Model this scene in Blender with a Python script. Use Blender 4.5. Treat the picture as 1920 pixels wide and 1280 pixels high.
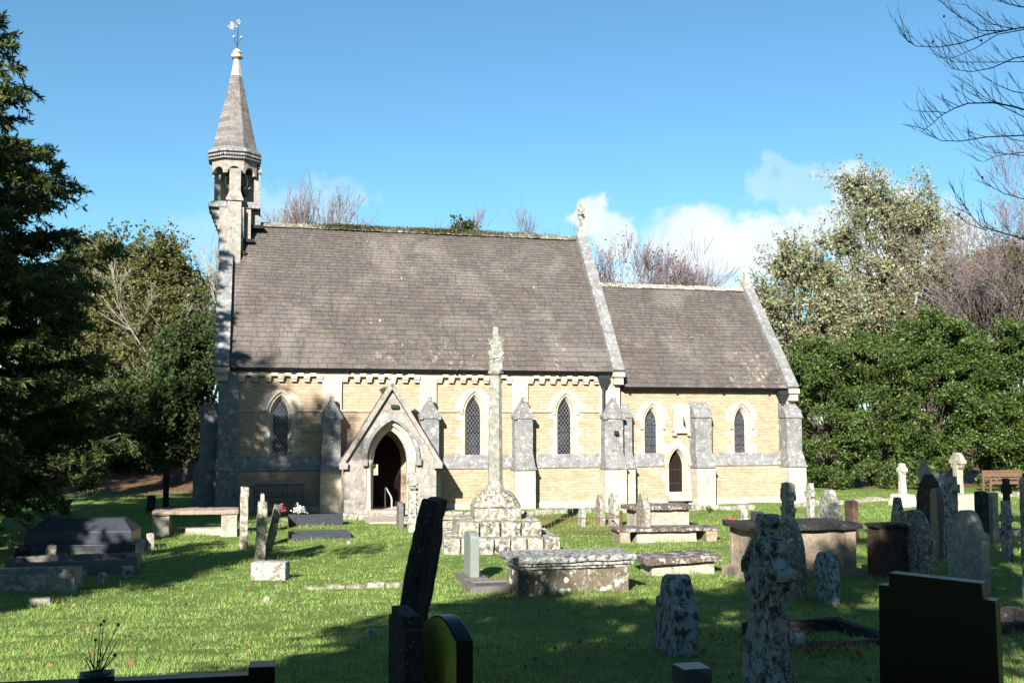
import bpy, bmesh, math, random
import numpy as np
from mathutils import Vector, Matrix, noise as mnoise, geometry
for o in list(bpy.data.objects): bpy.data.objects.remove(o)
random.seed(7)
SC = bpy.context.scene
COL = SC.collection
R = math.radians
# ------------------------------------------------------------------ camera
FPX = 1975.0
PITCH = math.atan(150 / FPX)
EYE = 3.0
cd = bpy.data.cameras.new('camera'); cam = bpy.data.objects.new('camera', cd); COL.objects.link(cam)
cd.sensor_width = 36; cd.lens = 36 * FPX / 1920; cd.clip_start = 0.05; cd.clip_end = 3000
cam.location = (0, 0, EYE); cam.rotation_euler = (math.pi / 2 + PITCH, 0, 0)
SC.camera = cam
# ------------------------------------------------------------------ sun, sky, exposure
AZ, EL = R(14), R(26)
SUN = Vector((math.sin(AZ) * math.cos(EL), math.cos(AZ) * math.cos(EL), -math.sin(EL)))
ld = bpy.data.lights.new('sun', 'SUN'); ld.energy = 5.0; ld.angle = R(0.53); ld.color = (1, .95, .86)
lo = bpy.data.objects.new('sun', ld); COL.objects.link(lo); lo.rotation_euler = SUN.to_track_quat('-Z', 'Y').to_euler()
lo.location = (-10, -40, 30)
SC.view_settings.view_transform = 'Standard'; SC.view_settings.look = 'None'
SC.view_settings.exposure = 1.7; SC.view_settings.gamma = 1
world = bpy.data.worlds.new('World'); SC.world = world; world.use_nodes = True
nt = world.node_tree; nt.nodes.clear()
def wn(t, **k):
    n = nt.nodes.new(t)
    for a, b in k.items(): setattr(n, a, b)
    return n
wo = wn('ShaderNodeOutputWorld'); bg = wn('ShaderNodeBackground'); nt.links.new(bg.outputs[0], wo.inputs[0])
sky = wn('ShaderNodeTexSky', sky_type='NISHITA', sun_disc=False)
sky.sun_elevation = EL; sky.sun_rotation = math.pi + AZ; sky.air_density = 1.0; sky.dust_density = 0.3; sky.ozone_density = 2.0
bg.inputs[1].default_value = 0.052
tc = wn('ShaderNodeTexCoord')
wnz = wn('ShaderNodeTexNoise'); wnz.inputs['Scale'].default_value = 13; wnz.inputs['Detail'].default_value = 10; wnz.inputs['Roughness'].default_value = .60
nt.links.new(tc.outputs['Generated'], wnz.inputs['Vector'])
sub = wn('ShaderNodeVectorMath', operation='SUBTRACT'); nt.links.new(wnz.outputs['Color'], sub.inputs[0]); sub.inputs[1].default_value = (.5, .5, .5)
def direction(px, py):
    u = px - 960; v = 640 - py
    return Vector((u, FPX * math.cos(PITCH) - v * math.sin(PITCH), FPX * math.sin(PITCH) + v * math.cos(PITCH)))
acc = None
# cloud banks low over the northern and north-eastern horizon: (direction, radius, stretch, density, ragged edge)
for (cx, cy, r, st, dens, rag) in [(1125, 415, .021, 1.0, .95, .055), (1165, 450, .022, 1.2, .8, .06), (1305, 440, .034, 1.3, 1.0, .045),
        (1400, 475, .034, 1.6, 1.0, .06), (1520, 435, .032, 1.2, .95, .07), (1480, 350, .028, 1.1, .30, .09), (1600, 380, .045, 1.1, .75, .10),
        (1330, 530, .040, 2.4, .6, .08), (1700, 470, .055, 1.4, .9, .07), (1880, 560, .06, 1.6, .95, .07), (560, 400, .035, 2.0, .28, .09),
        (520, 425, .03, 1.6, .35, .07), (390, 400, .03, 1.4, .2, .09), (650, 425, .02, 2.0, .30, .06)]:
    d = direction(cx, cy).normalized()
    s2 = wn('ShaderNodeVectorMath', operation='SUBTRACT'); nt.links.new(tc.outputs['Generated'], s2.inputs[0]); s2.inputs[1].default_value = d
    ml = wn('ShaderNodeVectorMath', operation='MULTIPLY'); nt.links.new(s2.outputs[0], ml.inputs[0]); ml.inputs[1].default_value = (1 / st, 1 / st, 1)
    nm = wn('ShaderNodeVectorMath', operation='SCALE'); nt.links.new(sub.outputs[0], nm.inputs[0]); nm.inputs['Scale'].default_value = rag * 1.6
    ad = wn('ShaderNodeVectorMath', operation='ADD'); nt.links.new(ml.outputs[0], ad.inputs[0]); nt.links.new(nm.outputs[0], ad.inputs[1])
    ln = wn('ShaderNodeVectorMath', operation='LENGTH'); nt.links.new(ad.outputs[0], ln.inputs[0])
    mr = wn('ShaderNodeMapRange', interpolation_type='SMOOTHSTEP'); nt.links.new(ln.outputs['Value'], mr.inputs['Value'])
    mr.inputs['From Min'].default_value = r * 1.1; mr.inputs['From Max'].default_value = r * .68; mr.inputs['To Min'].default_value = 0; mr.inputs['To Max'].default_value = dens
    if acc is None: acc = mr.outputs[0]
    else:
        mx = wn('ShaderNodeMath', operation='MAXIMUM'); nt.links.new(acc, mx.inputs[0]); nt.links.new(mr.outputs[0], mx.inputs[1]); acc = mx.outputs[0]
stn = wn('ShaderNodeMix', data_type='RGBA', blend_type='MULTIPLY'); stn.inputs[0].default_value = 1; nt.links.new(sky.outputs[0], stn.inputs[6]); stn.inputs[7].default_value = (.58, .90, .98, 1)   # deeper autumn blue
wx = wn('ShaderNodeMix', data_type='RGBA'); nt.links.new(acc, wx.inputs[0]); nt.links.new(stn.outputs[2], wx.inputs[6]); cn = wn('ShaderNodeTexNoise'); cn.inputs['Scale'].default_value = 16; cn.inputs['Detail'].default_value = 6; nt.links.new(tc.outputs['Generated'], cn.inputs['Vector'])
cr = wn('ShaderNodeMix', data_type='RGBA'); nt.links.new(cn.outputs['Fac'], cr.inputs[0]); cr.inputs[6].default_value = (3.6, 4.7, 5.6, 1); cr.inputs[7].default_value = (7.4, 7.4, 7.2, 1); nt.links.new(cr.outputs[2], wx.inputs[7])
nt.links.new(wx.outputs[2], bg.inputs[0])

# ------------------------------------------------------------------ measuring helpers (photo pixel -> place in the world)
CA = R(14.1); CY = 37.0
def W(px, py, n=0.0):                      # on a vertical plane parallel to the church front -> (s, z)
    d = direction(px, py); nx, ny = -math.sin(CA), math.cos(CA)
    t = (n + CY * ny) / (d.x * nx + d.y * ny)
    x, y, z = t * d.x, t * d.y, EYE + t * d.z
    return x * math.cos(CA) + (y - CY) * math.sin(CA), z
GY = np.array([-500, 0, 3, 5, 7, 9, 10.4, 13, 16.7, 20, 26, 37, 45, 60, 900])
GD = np.array([1.6, 1.6, 1.65, 1.75, 1.92, 2.13, 2.29, 2.52, 2.75, 2.86, 2.95, 3.0, 3.0, 3.0, 3.0])
def gz(x, y):
    z = EYE - np.interp(y, GY, GD)
    b = np.clip((np.asarray(y) - 43 - 0.25 * np.clip(np.asarray(x) + 11, 0, 100)) / 14, 0, 1) * np.clip((-9 - np.asarray(x)) / 4, 0, 1)
    z = z + 1.5 * b * b * (3 - 2 * b)
    z = z + 0.02 * np.sin(np.asarray(x) * 1.3 + 0.7 * np.asarray(y)) + 0.015 * np.sin(np.asarray(x) * 0.6 - np.asarray(y) * 1.1)
    return z
def G(px, py):                             # on the ground
    d = direction(px, py); t = 4 / d.y; st = 0.02 / (d.y / FPX) / FPX
    while t * d.y < 400:
        p = d * t
        if EYE + p.z <= gz(p.x, p.y): break
        t += st
    return Vector((t * d.x, t * d.y, float(gz(t * d.x, t * d.y))))
def at(px, py, Y):
    d = direction(px, py); t = Y / d.y
    return Vector((t * d.x, Y, EYE + t * d.z))
# ------------------------------------------------------------------ mesh builder
class MB:
    def __init__(s): s.v = []; s.f = []
    def add(s, V, F, M=None):
        o = len(s.v)
        s.v += [tuple(M @ Vector(p)) if M else tuple(p) for p in V]
        s.f += [tuple(i + o for i in f) for f in F]
    def box(s, x0, x1, y0, y1, z0, z1, M=None):
        s.add([(x0, y0, z0), (x1, y0, z0), (x1, y1, z0), (x0, y1, z0), (x0, y0, z1), (x1, y0, z1), (x1, y1, z1), (x0, y1, z1)],
              [(0, 3, 2, 1), (4, 5, 6, 7), (0, 1, 5, 4), (1, 2, 6, 5), (2, 3, 7, 6), (3, 0, 4, 7)], M)
    def frustum(s, b, t, z0, z1, M=None):  # b,t = (x0,x1,y0,y1)
        s.add([(b[0], b[2], z0), (b[1], b[2], z0), (b[1], b[3], z0), (b[0], b[3], z0), (t[0], t[2], z1), (t[1], t[2], z1), (t[1], t[3], z1), (t[0], t[3], z1)],
              [(0, 3, 2, 1), (4, 5, 6, 7), (0, 1, 5, 4), (1, 2, 6, 5), (2, 3, 7, 6), (3, 0, 4, 7)], M)
    def rbox(s, x0, x1, y0, y1, z0, z1, div=.12, amp=.012, fr=3.0, top=None, M=None, seed=0, rnd=0.0):
        # box with a weathered, uneven surface; top=(sx,sy) shrink towards the top; rnd rounds the edges
        n = [max(2, int(round((b - a) / div))) for a, b in ((x0, x1), (y0, y1), (z0, z1))]
        cx, cy = (x0 + x1) / 2, (y0 + y1) / 2; idx = {}; V = []; F = []
        def vid(i, j, k):
            if (i, j, k) in idx: return idx[(i, j, k)]
            p = Vector((x0 + (x1 - x0) * i / n[0], y0 + (y1 - y0) * j / n[1], z0 + (z1 - z0) * k / n[2]))
            if rnd:
                e = [(-1 if q == 0 else (1 if q == m else 0)) for q, m in ((i, n[0]), (j, n[1]), (k, n[2]))]
                if sum(abs(a) for a in e) >= 2: p -= Vector(e) * rnd
            if top:
                f = k / n[2]; p.x = cx + (p.x - cx) * (1 + (top[0] - 1) * f); p.y = cy + (p.y - cy) * (1 + (top[1] - 1) * f)
            if amp:
                q = p * fr + Vector((seed * 7.3, seed * 3.1, seed * 5.7))
                p = p + amp * (mnoise.noise_vector(q) + .5 * mnoise.noise_vector(q * 2.7))
            idx[(i, j, k)] = len(V); V.append(p); return idx[(i, j, k)]
        for i in range(n[0]):
            for j in range(n[1]):
                F.append((vid(i, j, 0), vid(i, j + 1, 0), vid(i + 1, j + 1, 0), vid(i + 1, j, 0)))
                F.append((vid(i, j, n[2]), vid(i + 1, j, n[2]), vid(i + 1, j + 1, n[2]), vid(i, j + 1, n[2])))
        for i in range(n[0]):
            for k in range(n[2]):
                F.append((vid(i, 0, k), vid(i + 1, 0, k), vid(i + 1, 0, k + 1), vid(i, 0, k + 1)))
                F.append((vid(i, n[1], k), vid(i, n[1], k + 1), vid(i + 1, n[1], k + 1), vid(i + 1, n[1], k)))
        for j in range(n[1]):
            for k in range(n[2]):
                F.append((vid(0, j, k), vid(0, j, k + 1), vid(0, j + 1, k + 1), vid(0, j + 1, k)))
                F.append((vid(n[0], j, k), vid(n[0], j + 1, k), vid(n[0], j + 1, k + 1), vid(n[0], j, k + 1)))
        s.add(V, F, M)
    def prism(s, pts, y0, y1, M=None):     # pts (x,z) counter-clockwise seen from -y
        n = len(pts)
        V = [(x, y0, z) for x, z in pts] + [(x, y1, z) for x, z in pts]
        F = [tuple(range(n)), tuple(reversed(range(n, 2 * n)))] + [(i, n + i, n + (i + 1) % n, (i + 1) % n) for i in range(n)]
        s.add(V, F, M)
    def xprism(s, pts, x0, x1, M=None):    # pts (y,z)
        n = len(pts)
        V = [(x0, y, z) for y, z in pts] + [(x1, y, z) for y, z in pts]
        F = [tuple(reversed(range(n))), tuple(range(n, 2 * n))] + [(i, (i + 1) % n, n + (i + 1) % n, n + i) for i in range(n)]
        s.add(V, F, M)
    def tube(s, pts, rad, sides=6, M=None, cap=True):
        pts = [Vector(p) for p in pts]; n = len(pts)
        if not hasattr(rad, '__len__'): rad = [rad] * n
        V = []; F = []
        for i, p in enumerate(pts):
            d = (pts[min(i + 1, n - 1)] - pts[max(i - 1, 0)])
            if d.length < 1e-9: d = Vector((0, 0, 1))
            d.normalize(); a = d.cross(Vector((.31, .17, .93)));
            if a.length < 1e-3: a = d.cross(Vector((1, 0, 0)))
            a.normalize(); b = d.cross(a)
            for k in range(sides):
                t = 2 * math.pi * k / sides
                V.append(p + (a * math.cos(t) + b * math.sin(t)) * rad[i])
        for i in range(n - 1):
            for k in range(sides):
                F.append((i * sides + k, i * sides + (k + 1) % sides, (i + 1) * sides + (k + 1) % sides, (i + 1) * sides + k))
        if cap:
            F.append(tuple(reversed(range(sides)))); F.append(tuple(range((n - 1) * sides, n * sides)))
        s.add(V, F, M)
    def lathe(s, prof, cx=0, cy=0, sides=8, rot=0.0, M=None):
        V = []; F = []; n = len(prof)
        for r, z in prof:
            for k in range(sides):
                t = rot + 2 * math.pi * k / sides
                V.append((cx + r * math.cos(t), cy + r * math.sin(t), z))
        for i in range(n - 1):
            for k in range(sides):
                F.append((i * sides + k, i * sides + (k + 1) % sides, (i + 1) * sides + (k + 1) % sides, (i + 1) * sides + k))
        F.append(tuple(reversed(range(sides)))); F.append(tuple(range((n - 1) * sides, n * sides)))
        s.add(V, F, M)
    def panel(s, outer, holes, y, flip=False):   # flat sheet with openings at depth y, facing -y
        loops = [[Vector((x, z, 0)) for x, z in L] for L in [outer] + holes]
        tris = geometry.tessellate_polygon(loops)
        P = [p for L in loops for p in L]; V = [(p.x, y, p.y) for p in P]; F = []
        for t in tris:
            a, b, c = [P[i] for i in t]
            cr = (b.x - a.x) * (c.y - a.y) - (b.y - a.y) * (c.x - a.x)
            if abs(cr) < 1e-9: continue
            F.append(tuple(t) if (cr > 0) != flip else tuple(reversed(t)))
        s.add(V, F)
    def ring(s, A, ya, B, yb, closed=True):      # skin between two outlines of the same length, A outer (x,z)
        n = len(A); V = [(x, ya, z) for x, z in A] + [(x, yb, z) for x, z in B]
        F = [(i, (i + 1) % n, n + (i + 1) % n, n + i) for i in range(n if closed else n - 1)]
        s.add(V, F)
    def build(s, name, mat, parent=None, smooth=None, weld=False, bevel=0):
        me = bpy.data.meshes.new(name); me.from_pydata(s.v, [], s.f)
        if weld:
            bm = bmesh.new(); bm.from_mesh(me); bmesh.ops.remove_doubles(bm, verts=bm.verts, dist=1e-4); bm.to_mesh(me); bm.free()
        me.update()
        if mat: me.materials.append(mat)
        if smooth is not None:
            me.polygons.foreach_set('use_smooth', [True] * len(me.polygons)); me.set_sharp_from_angle(angle=R(smooth))
        o = bpy.data.objects.new(name, me); COL.objects.link(o)
        if parent: o.parent = parent
        if bevel:
            m = o.modifiers.new('bevel', 'BEVEL'); m.width = bevel; m.segments = 2; m.limit_method = 'ANGLE'; m.angle_limit = R(35)
        return o
def empty(name, loc=(0, 0, 0), rz=0):
    o = bpy.data.objects.new(name, None); COL.objects.link(o); o.location = loc; o.rotation_euler = (0, 0, rz); o.empty_display_size = .2; return o
def tag(o, label=None, cat=None, group=None, kind=None):
    if label: o['label'] = label
    if cat: o['category'] = cat
    if group: o['group'] = group
    if kind: o['kind'] = kind
    return o
# ------------------------------------------------------------------ materials
KA = .74                                   # common reflectance scale of the dull stone, slate and timber
class NT:
    def __init__(s, name, rough=.9, spec=.3):
        s.m = bpy.data.materials.new(name); s.m.use_nodes = True; s.t = s.m.node_tree
        s.b = s.t.nodes['Principled BSDF']; s.out = s.t.nodes['Material Output']
        s.b.inputs['Roughness'].default_value = rough
        s.b.inputs['Specular IOR Level'].default_value = spec
        s.tc = s.n('ShaderNodeTexCoord'); s.oi = s.n('ShaderNodeObjectInfo')
        a = s.n('ShaderNodeMath', operation='MULTIPLY'); s.l(s.oi.outputs['Random'], a.inputs[0]); a.inputs[1].default_value = 37.0
        v = s.n('ShaderNodeVectorMath', operation='ADD'); s.l(s.tc.outputs['Object'], v.inputs[0]); s.l(a.outputs[0], v.inputs[1])
        s.vec = v.outputs[0]; s.obj = s.tc.outputs['Object']
    def n(s, t, **k):
        x = s.t.nodes.new(t)
        for a, b in k.items(): setattr(x, a, b)
        return x
    def l(s, a, b): s.t.links.new(a, b)
    def noise(s, scale, detail=5, rough=.6, vec=None, dist=0.0, stretch=None):
        x = s.n('ShaderNodeTexNoise'); x.inputs['Scale'].default_value = scale; x.inputs['Detail'].default_value = detail
        x.inputs['Roughness'].default_value = rough; x.inputs['Distortion'].default_value = dist
        v = vec or s.vec
        if stretch:
            mp = s.n('ShaderNodeVectorMath', operation='MULTIPLY'); s.l(v, mp.inputs[0]); mp.inputs[1].default_value = stretch; v = mp.outputs[0]
        s.l(v, x.inputs['Vector']); return x.outputs['Fac']
    def voro(s, scale, vec=None, feature='F1', out='Distance'):
        x = s.n('ShaderNodeTexVoronoi', feature=feature); x.inputs['Scale'].default_value = scale; s.l(vec or s.vec, x.inputs['Vector']); return x.outputs[out]
    def mr(s, f, a, b, c=0.0, d=1.0, smooth=False):
        x = s.n('ShaderNodeMapRange'); x.interpolation_type = 'SMOOTHSTEP' if smooth else 'LINEAR'
        s.l(f, x.inputs['Value'])
        for k, v in zip(('From Min', 'From Max', 'To Min', 'To Max'), (a, b, c, d)): x.inputs[k].default_value = v
        return x.outputs[0]
    def math(s, op, a, b=0.0):
        x = s.n('ShaderNodeMath', operation=op)
        for i, q in enumerate((a, b)):
            if isinstance(q, (int, float)): x.inputs[i].default_value = q
            else: s.l(q, x.inputs[i])
        return x.outputs[0]
    def mix(s, f, a, b, mode='MIX'):
        x = s.n('ShaderNodeMix', data_type='RGBA', blend_type=mode)
        for i, q in ((0, f), (6, a), (7, b)):
            if isinstance(q, (int, float)): x.inputs[i].default_value = q
            elif isinstance(q, tuple): x.inputs[i].default_value = (q[0], q[1], q[2], 1)
            else: s.l(q, x.inputs[i])
        return x.outputs[2]
    def ramp(s, f, stops):
        x = s.n('ShaderNodeValToRGB'); s.l(f, x.inputs[0]); e = x.color_ramp.elements
        while len(e) < len(stops): e.new(.5)
        for q, (p, c) in zip(e, stops): q.position = p; q.color = (c[0], c[1], c[2], 1)
        return x.outputs[0]
    def color(s, c):
        if isinstance(c, tuple): c = tuple(q * KA for q in c)
        else: c = s.mix(1.0, c, (KA, KA, KA), 'MULTIPLY')
        if isinstance(c, tuple): s.b.inputs['Base Color'].default_value = (c[0], c[1], c[2], 1)
        else: s.l(c, s.b.inputs['Base Color'])
    def bump(s, h, strength=.4, dist=.02):
        x = s.n('ShaderNodeBump'); x.inputs['Strength'].default_value = strength; x.inputs['Distance'].default_value = dist
        s.l(h, x.inputs['Height']); s.l(x.outputs[0], s.b.inputs['Normal'])
    def xz(s, sx=1, sz=1, warp=.02):
        sp = s.n('ShaderNodeSeparateXYZ'); s.l(s.obj, sp.inputs[0])
        cb = s.n('ShaderNodeCombineXYZ')
        a = s.math('ADD', sp.outputs[0], sp.outputs[1])
        s.l(s.math('MULTIPLY', a, sx), cb.inputs[0]); s.l(s.math('MULTIPLY', sp.outputs[2], sz), cb.inputs[1])
        nz = s.n('ShaderNodeTexNoise'); nz.inputs['Scale'].default_value = 2.2; s.l(s.obj, nz.inputs['Vector'])
        sc = s.n('ShaderNodeVectorMath', operation='SCALE'); s.l(nz.outputs['Color'], sc.inputs[0]); sc.inputs['Scale'].default_value = warp
        ad = s.n('ShaderNodeVectorMath', operation='ADD'); s.l(cb.outputs[0], ad.inputs[0]); s.l(sc.outputs[0], ad.inputs[1])
        return ad.outputs[0]
    def brick(s, vec, w, h, c1, c2, mort, msize=.012, off=.5):
        x = s.n('ShaderNodeTexBrick'); s.l(vec, x.inputs['Vector']); x.inputs['Scale'].default_value = 1
        x.inputs['Brick Width'].default_value = w; x.inputs['Row Height'].default_value = h; x.inputs['Mortar Size'].default_value = msize
        x.inputs['Mortar Smooth'].default_value = .3; x.offset = off
        for k, c in (('Color1', c1), ('Color2', c2), ('Mortar', mort)): x.inputs[k].default_value = (*c, 1)
        return x
def lichen(name, base, base2, lich=(.62, .64, .6), amount=.5, dark=(.05, .05, .045), damt=.4, scale=3.0, rough=.92, moss=None, mamt=.4, spots=0.0):
    m = NT(name, rough, .2)
    c = m.mix(m.mr(m.noise(scale * .8, 6, .65), .3, .7), base, base2)
    c = m.mix(m.mr(m.noise(scale * .7, 7, .7, dist=.6, stretch=(1, 1, .5)), 1 - damt - .05, 1 - damt + .1), c, dark)
    ln = m.noise(scale * 2.1, 9, .72, dist=.35)
    c = m.mix(m.mr(ln, 1 - amount - .03, 1 - amount + .09, 0, .92), c, m.mix(m.mr(m.noise(scale * 1.3, 4, .6), .4, .6), lich, tuple(x * y for x, y in zip(lich, (.72, .74, .66)))))
    c = m.mix(m.mr(m.noise(scale * 5.5, 6, .7), .60, .66, 0, .85), c, tuple(min(.8, x * 1.1) for x in lich))
    c = m.mix(m.mr(m.noise(scale * 3.3, 6, .7, dist=.4), .64, .70, 0, .55), c, (.22, .15, .05))
    if spots:
        v = m.voro(scale * 2.2); n2 = m.noise(scale * 6, 3); vv = m.math('ADD', v, m.math('MULTIPLY', n2, .18))
        c = m.mix(m.math('MULTIPLY', m.mr(vv, spots, spots - .05), m.mr(m.noise(scale * .5, 2), .42, .5)), c, tuple(min(.9, x * 1.15) for x in lich))
    if moss: c = m.mix(m.mr(m.noise(scale * 1.1, 6, .7, dist=.5), 1 - mamt, 1 - mamt + .1), c, moss)
    c = m.mix(.8, c, m.mix(m.mr(m.noise(scale * 2.6, 10, .78), .3, .7), (.35, .35, .34), (1.6, 1.58, 1.55)), 'MULTIPLY')
    m.color(c); m.bump(m.noise(scale * 4, 9, .75), .7, .03); return m.m
def foliage(name, cols, trans=.35, rough=.55, spec=.4):
    cols = [tuple(q * .78 for q in c) for c in cols]
    m = NT(name, rough, spec); g = m.n('ShaderNodeNewGeometry')
    c = m.ramp(g.outputs['Random Per Island'], [((i + .0) / (len(cols) - 1), c) for i, c in enumerate(cols)])
    c = m.mix(.5, c, m.mix(m.mr(m.noise(.55, 5, .6), .3, .7), (.35, .36, .35), (1.65, 1.62, 1.55)), 'MULTIPLY')
    m.l(c, m.b.inputs['Base Color'])
    tr = m.n('ShaderNodeBsdfTranslucent'); m.l(c, tr.inputs['Color'])
    ms = m.n('ShaderNodeMixShader'); ms.inputs[0].default_value = trans
    m.l(m.b.outputs[0], ms.inputs[1]); m.l(tr.outputs[0], ms.inputs[2]); m.l(ms.outputs[0], m.out.inputs[0]); return m.m
def plain(name, c, rough=.6, spec=.5, metal=0, var=.25):
    m = NT(name, rough, spec); m.b.inputs['Metallic'].default_value = metal
    m.color(m.mix(m.noise(6, 5), tuple(x * (1 - var) for x in c), tuple(min(1, x * (1 + var)) for x in c)))
    m.bump(m.noise(40, 3), .15, .004); return m.m
MT = {}
# coursed rubble in warm ochre stone
m = NT('ochre_rubble', .95, .15); v = m.xz(warp=.05)
b = m.brick(v, .34, .105, (.48, .37, .27), (.37, .28, .195), (.42, .345, .27), .009)
c = m.mix(m.mr(m.noise(1.1, 6, .7, m.obj), .35, .7), b.outputs['Color'], m.mix(.5, b.outputs['Color'], (.46, .37, .27)))
c = m.mix(m.mr(m.noise(2.6, 5, .7, m.obj, stretch=(.4, 1, 3)), .58, .7, 0, .6), c, (.44, .27, .14))
c = m.mix(.8, c, m.mix(m.mr(m.noise(4, 10, .8, m.obj, stretch=(1, 1, 2.6)), .3, .7), (.5, .48, .46), (1.5, 1.42, 1.35)), 'MULTIPLY')
b2 = m.brick(v, .47, .21, (0, 0, 0), (1, 1, 1), (0, 0, 0), .02)
c = m.mix(m.mr(m.math('MULTIPLY', b2.outputs['Color'], m.noise(3.1, 4, .6, m.obj)), .50, .56, 0, .75), c, (.50, .44, .34))
c = m.mix(m.mr(m.noise(3.7, 7, .8, m.obj), .64, .70, 0, .6), c, (.16, .14, .11))
m.color(c); m.bump(m.math('ADD', m.math('MULTIPLY', b.outputs['Fac'], -1.0), m.math('MULTIPLY', m.noise(9, 5, .7, m.obj), 1.2)), .8, .04); MT['rubble'] = m.m
# pale dressed stone
def ashlar(name, c1, c2, mort, w=.5, h=.28, stain=(.25, .235, .215), samt=.35, warm=(.48, .36, .23), wamt=.3, l1=.60, l2=.60):
    m = NT(name, .92, .15); v = m.xz(warp=.015); b = m.brick(v, w, h, c1, c2, mort, .006)
    c = m.mix(m.mr(m.noise(1.6, 6, .7), 1 - wamt, 1 - wamt + .15, 0, .6), b.outputs['Color'], warm)
    c = m.mix(m.mr(m.noise(2.2, 7, .75, dist=.4), 1 - samt, 1 - samt + .16, 0, .75), c, stain)
    c = m.mix(m.mr(m.noise(5.5, 9, .8), l1, l1 + .07, 0, .8), c, (.62, .61, .57))
    c = m.mix(m.mr(m.noise(4.2, 9, .8, dist=.3), l2, l2 + .08, 0, .65), c, (.13, .125, .12))
    c = m.mix(.7, c, m.mix(m.mr(m.noise(4.5, 10, .8), .3, .7), (.45, .45, .44), (1.5, 1.48, 1.45)), 'MULTIPLY')
    m.color(c); m.bump(m.math('ADD', m.math('MULTIPLY', b.outputs['Fac'], -1.0), m.noise(12, 6, .7)), .4, .015); return m.m
MT['cream'] = ashlar('cream_ashlar', (.54, .49, .41), (.44, .39, .31), (.36, .31, .24), samt=.32, wamt=.42)
MT['grey'] = ashlar('grey_weathered_ashlar', (.23, .23, .235), (.20, .20, .205), (.17, .17, .17), .5, .3, (.40, .40, .38), .40, (.12, .12, .125), .44, l1=.545, l2=.54)
MT['darkgrey'] = ashlar('dark_weathered_stone', (.22, .22, .23), (.17, .17, .18), (.12, .12, .12), .5, .3, (.36, .36, .35), .35, (.10, .10, .11), .4)
MT['spire'] = ashlar('spire_stone', (.20, .18, .172), (.12, .11, .11), (.27, .255, .245), .26, .2, (.36, .345, .33), .32, (.13, .12, .12), .4)
MT['pinkgrey'] = ashlar('bellcote_stone', (.32, .29, .26), (.27, .245, .225), (.235, .215, .2), .4, .3, (.24, .23, .22), .46, (.66, .52, .34), .35, l1=.55, l2=.54)
# slates
m = NT('stone_slates', .85, .3); g = m.n('ShaderNodeNewGeometry')
c = m.ramp(g.outputs['Random Per Island'], [(0, (.088, .077, .072)), (.3, (.100, .087, .081)), (.65, (.108, .096, .089)), (.9, (.128, .106, .090)), (1, (.092, .091, .094))])
c = m.mix(m.mr(m.noise(.55, 5, .65, m.obj, stretch=(1.6, 1, .45)), .42, .66, 0, .4), c, (.086, .062, .055))
c = m.mix(m.mr(m.noise(.5, 4, .6, m.obj, dist=.5), .52, .68, 0, .55), c, (0.207, 0.181, 0.167))
c = m.mix(m.mr(m.noise(1.1, 5, .7, m.obj, stretch=(3.0, 1, .35)), .56, .68, 0, .6), c, (0.063, 0.056, 0.063))
sp = m.n('ShaderNodeSeparateXYZ'); m.l(m.obj, sp.inputs[0])
low = m.mr(sp.outputs[2], 6.6, 4.9, 0, 1)
c = m.mix(m.math('MULTIPLY', m.mr(m.noise(2.6, 8, .8, m.obj), .54, .60), m.math('MULTIPLY', low, m.mr(m.noise(.35, 2, .5, m.obj), .45, .6))), c, (0.370, 0.311, 0.266))
c = m.mix(m.math('MULTIPLY', m.mr(m.math('ADD', m.voro(1.9, m.obj), m.math('MULTIPLY', m.noise(9, 6, .8, m.obj), .30)), .215, .175), m.mr(m.noise(.9, 2, .5, m.obj), .47, .55)), c, (.60, .58, .53))
c = m.mix(m.mr(m.voro(4.3, m.obj), .065, .04), c, (0.311, 0.281, 0.237))
c = m.mix(m.mr(m.noise(6, 9, .8, m.obj), .60, .68, 0, .5), c, (.21, .20, .185))
c = m.mix(m.mr(m.noise(2.2, 8, .75, m.obj, stretch=(2.2, 1, .5)), .58, .70, 0, .6), c, (.055, .048, .044))
c = m.mix(.75, c, m.mix(m.mr(m.noise(8, 8, .8, m.obj), .3, .7), (.5, .5, .5), (1.5, 1.48, 1.43)), 'MULTIPLY')
m.color(c); m.bump(m.noise(14, 6, .7, m.obj), .35, .012); MT['slate'] = m.m
MT['under'] = plain('roof_underlay', (.03, .027, .027), .95, .1)
MT['ridge'] = lichen('ridge_tile', (.34, .31, .27), (.24, .22, .19), (.62, .60, .54), .48, (.08, .07, .06), .38, 4)
MT['ridge_dark'] = lichen('mossy_ridge_tile', (.22, .20, .17), (.15, .14, .12), (.50, .48, .42), .44, (.05, .05, .035), .42, 2.6, moss=(.07, .08, .03), mamt=.46)
MT['moss'] = foliage('moss', [(.03, .05, .012), (.07, .09, .02), (.12, .09, .03), (.05, .07, .02)], .1)
MT['gutter'] = plain('black_iron', (.004, .004, .005), .7, .15)
MT['pipe'] = plain('dark_blue_grey_iron', (.020, .022, .028), .6, .3)
MT['interior'] = plain('dark_interior', (.02, .018, .016), .95, .1)
MT['door'] = plain('dark_oak_door', (.016, .009, .007), .8, .1)
MT['iron'] = plain('wrought_iron', (.015, .016, .02), .6, .4)
MT['white_metal'] = plain('pale_galvanised_steel', (.62, .65, .68), .35, .5, .3)
MT['white'] = plain('white_paint', (.8, .8, .78), .5, .4, 0, .05)
MT['paper'] = plain('cream_paper', (.75, .6, .42), .8, .2, 0, .06)
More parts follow.
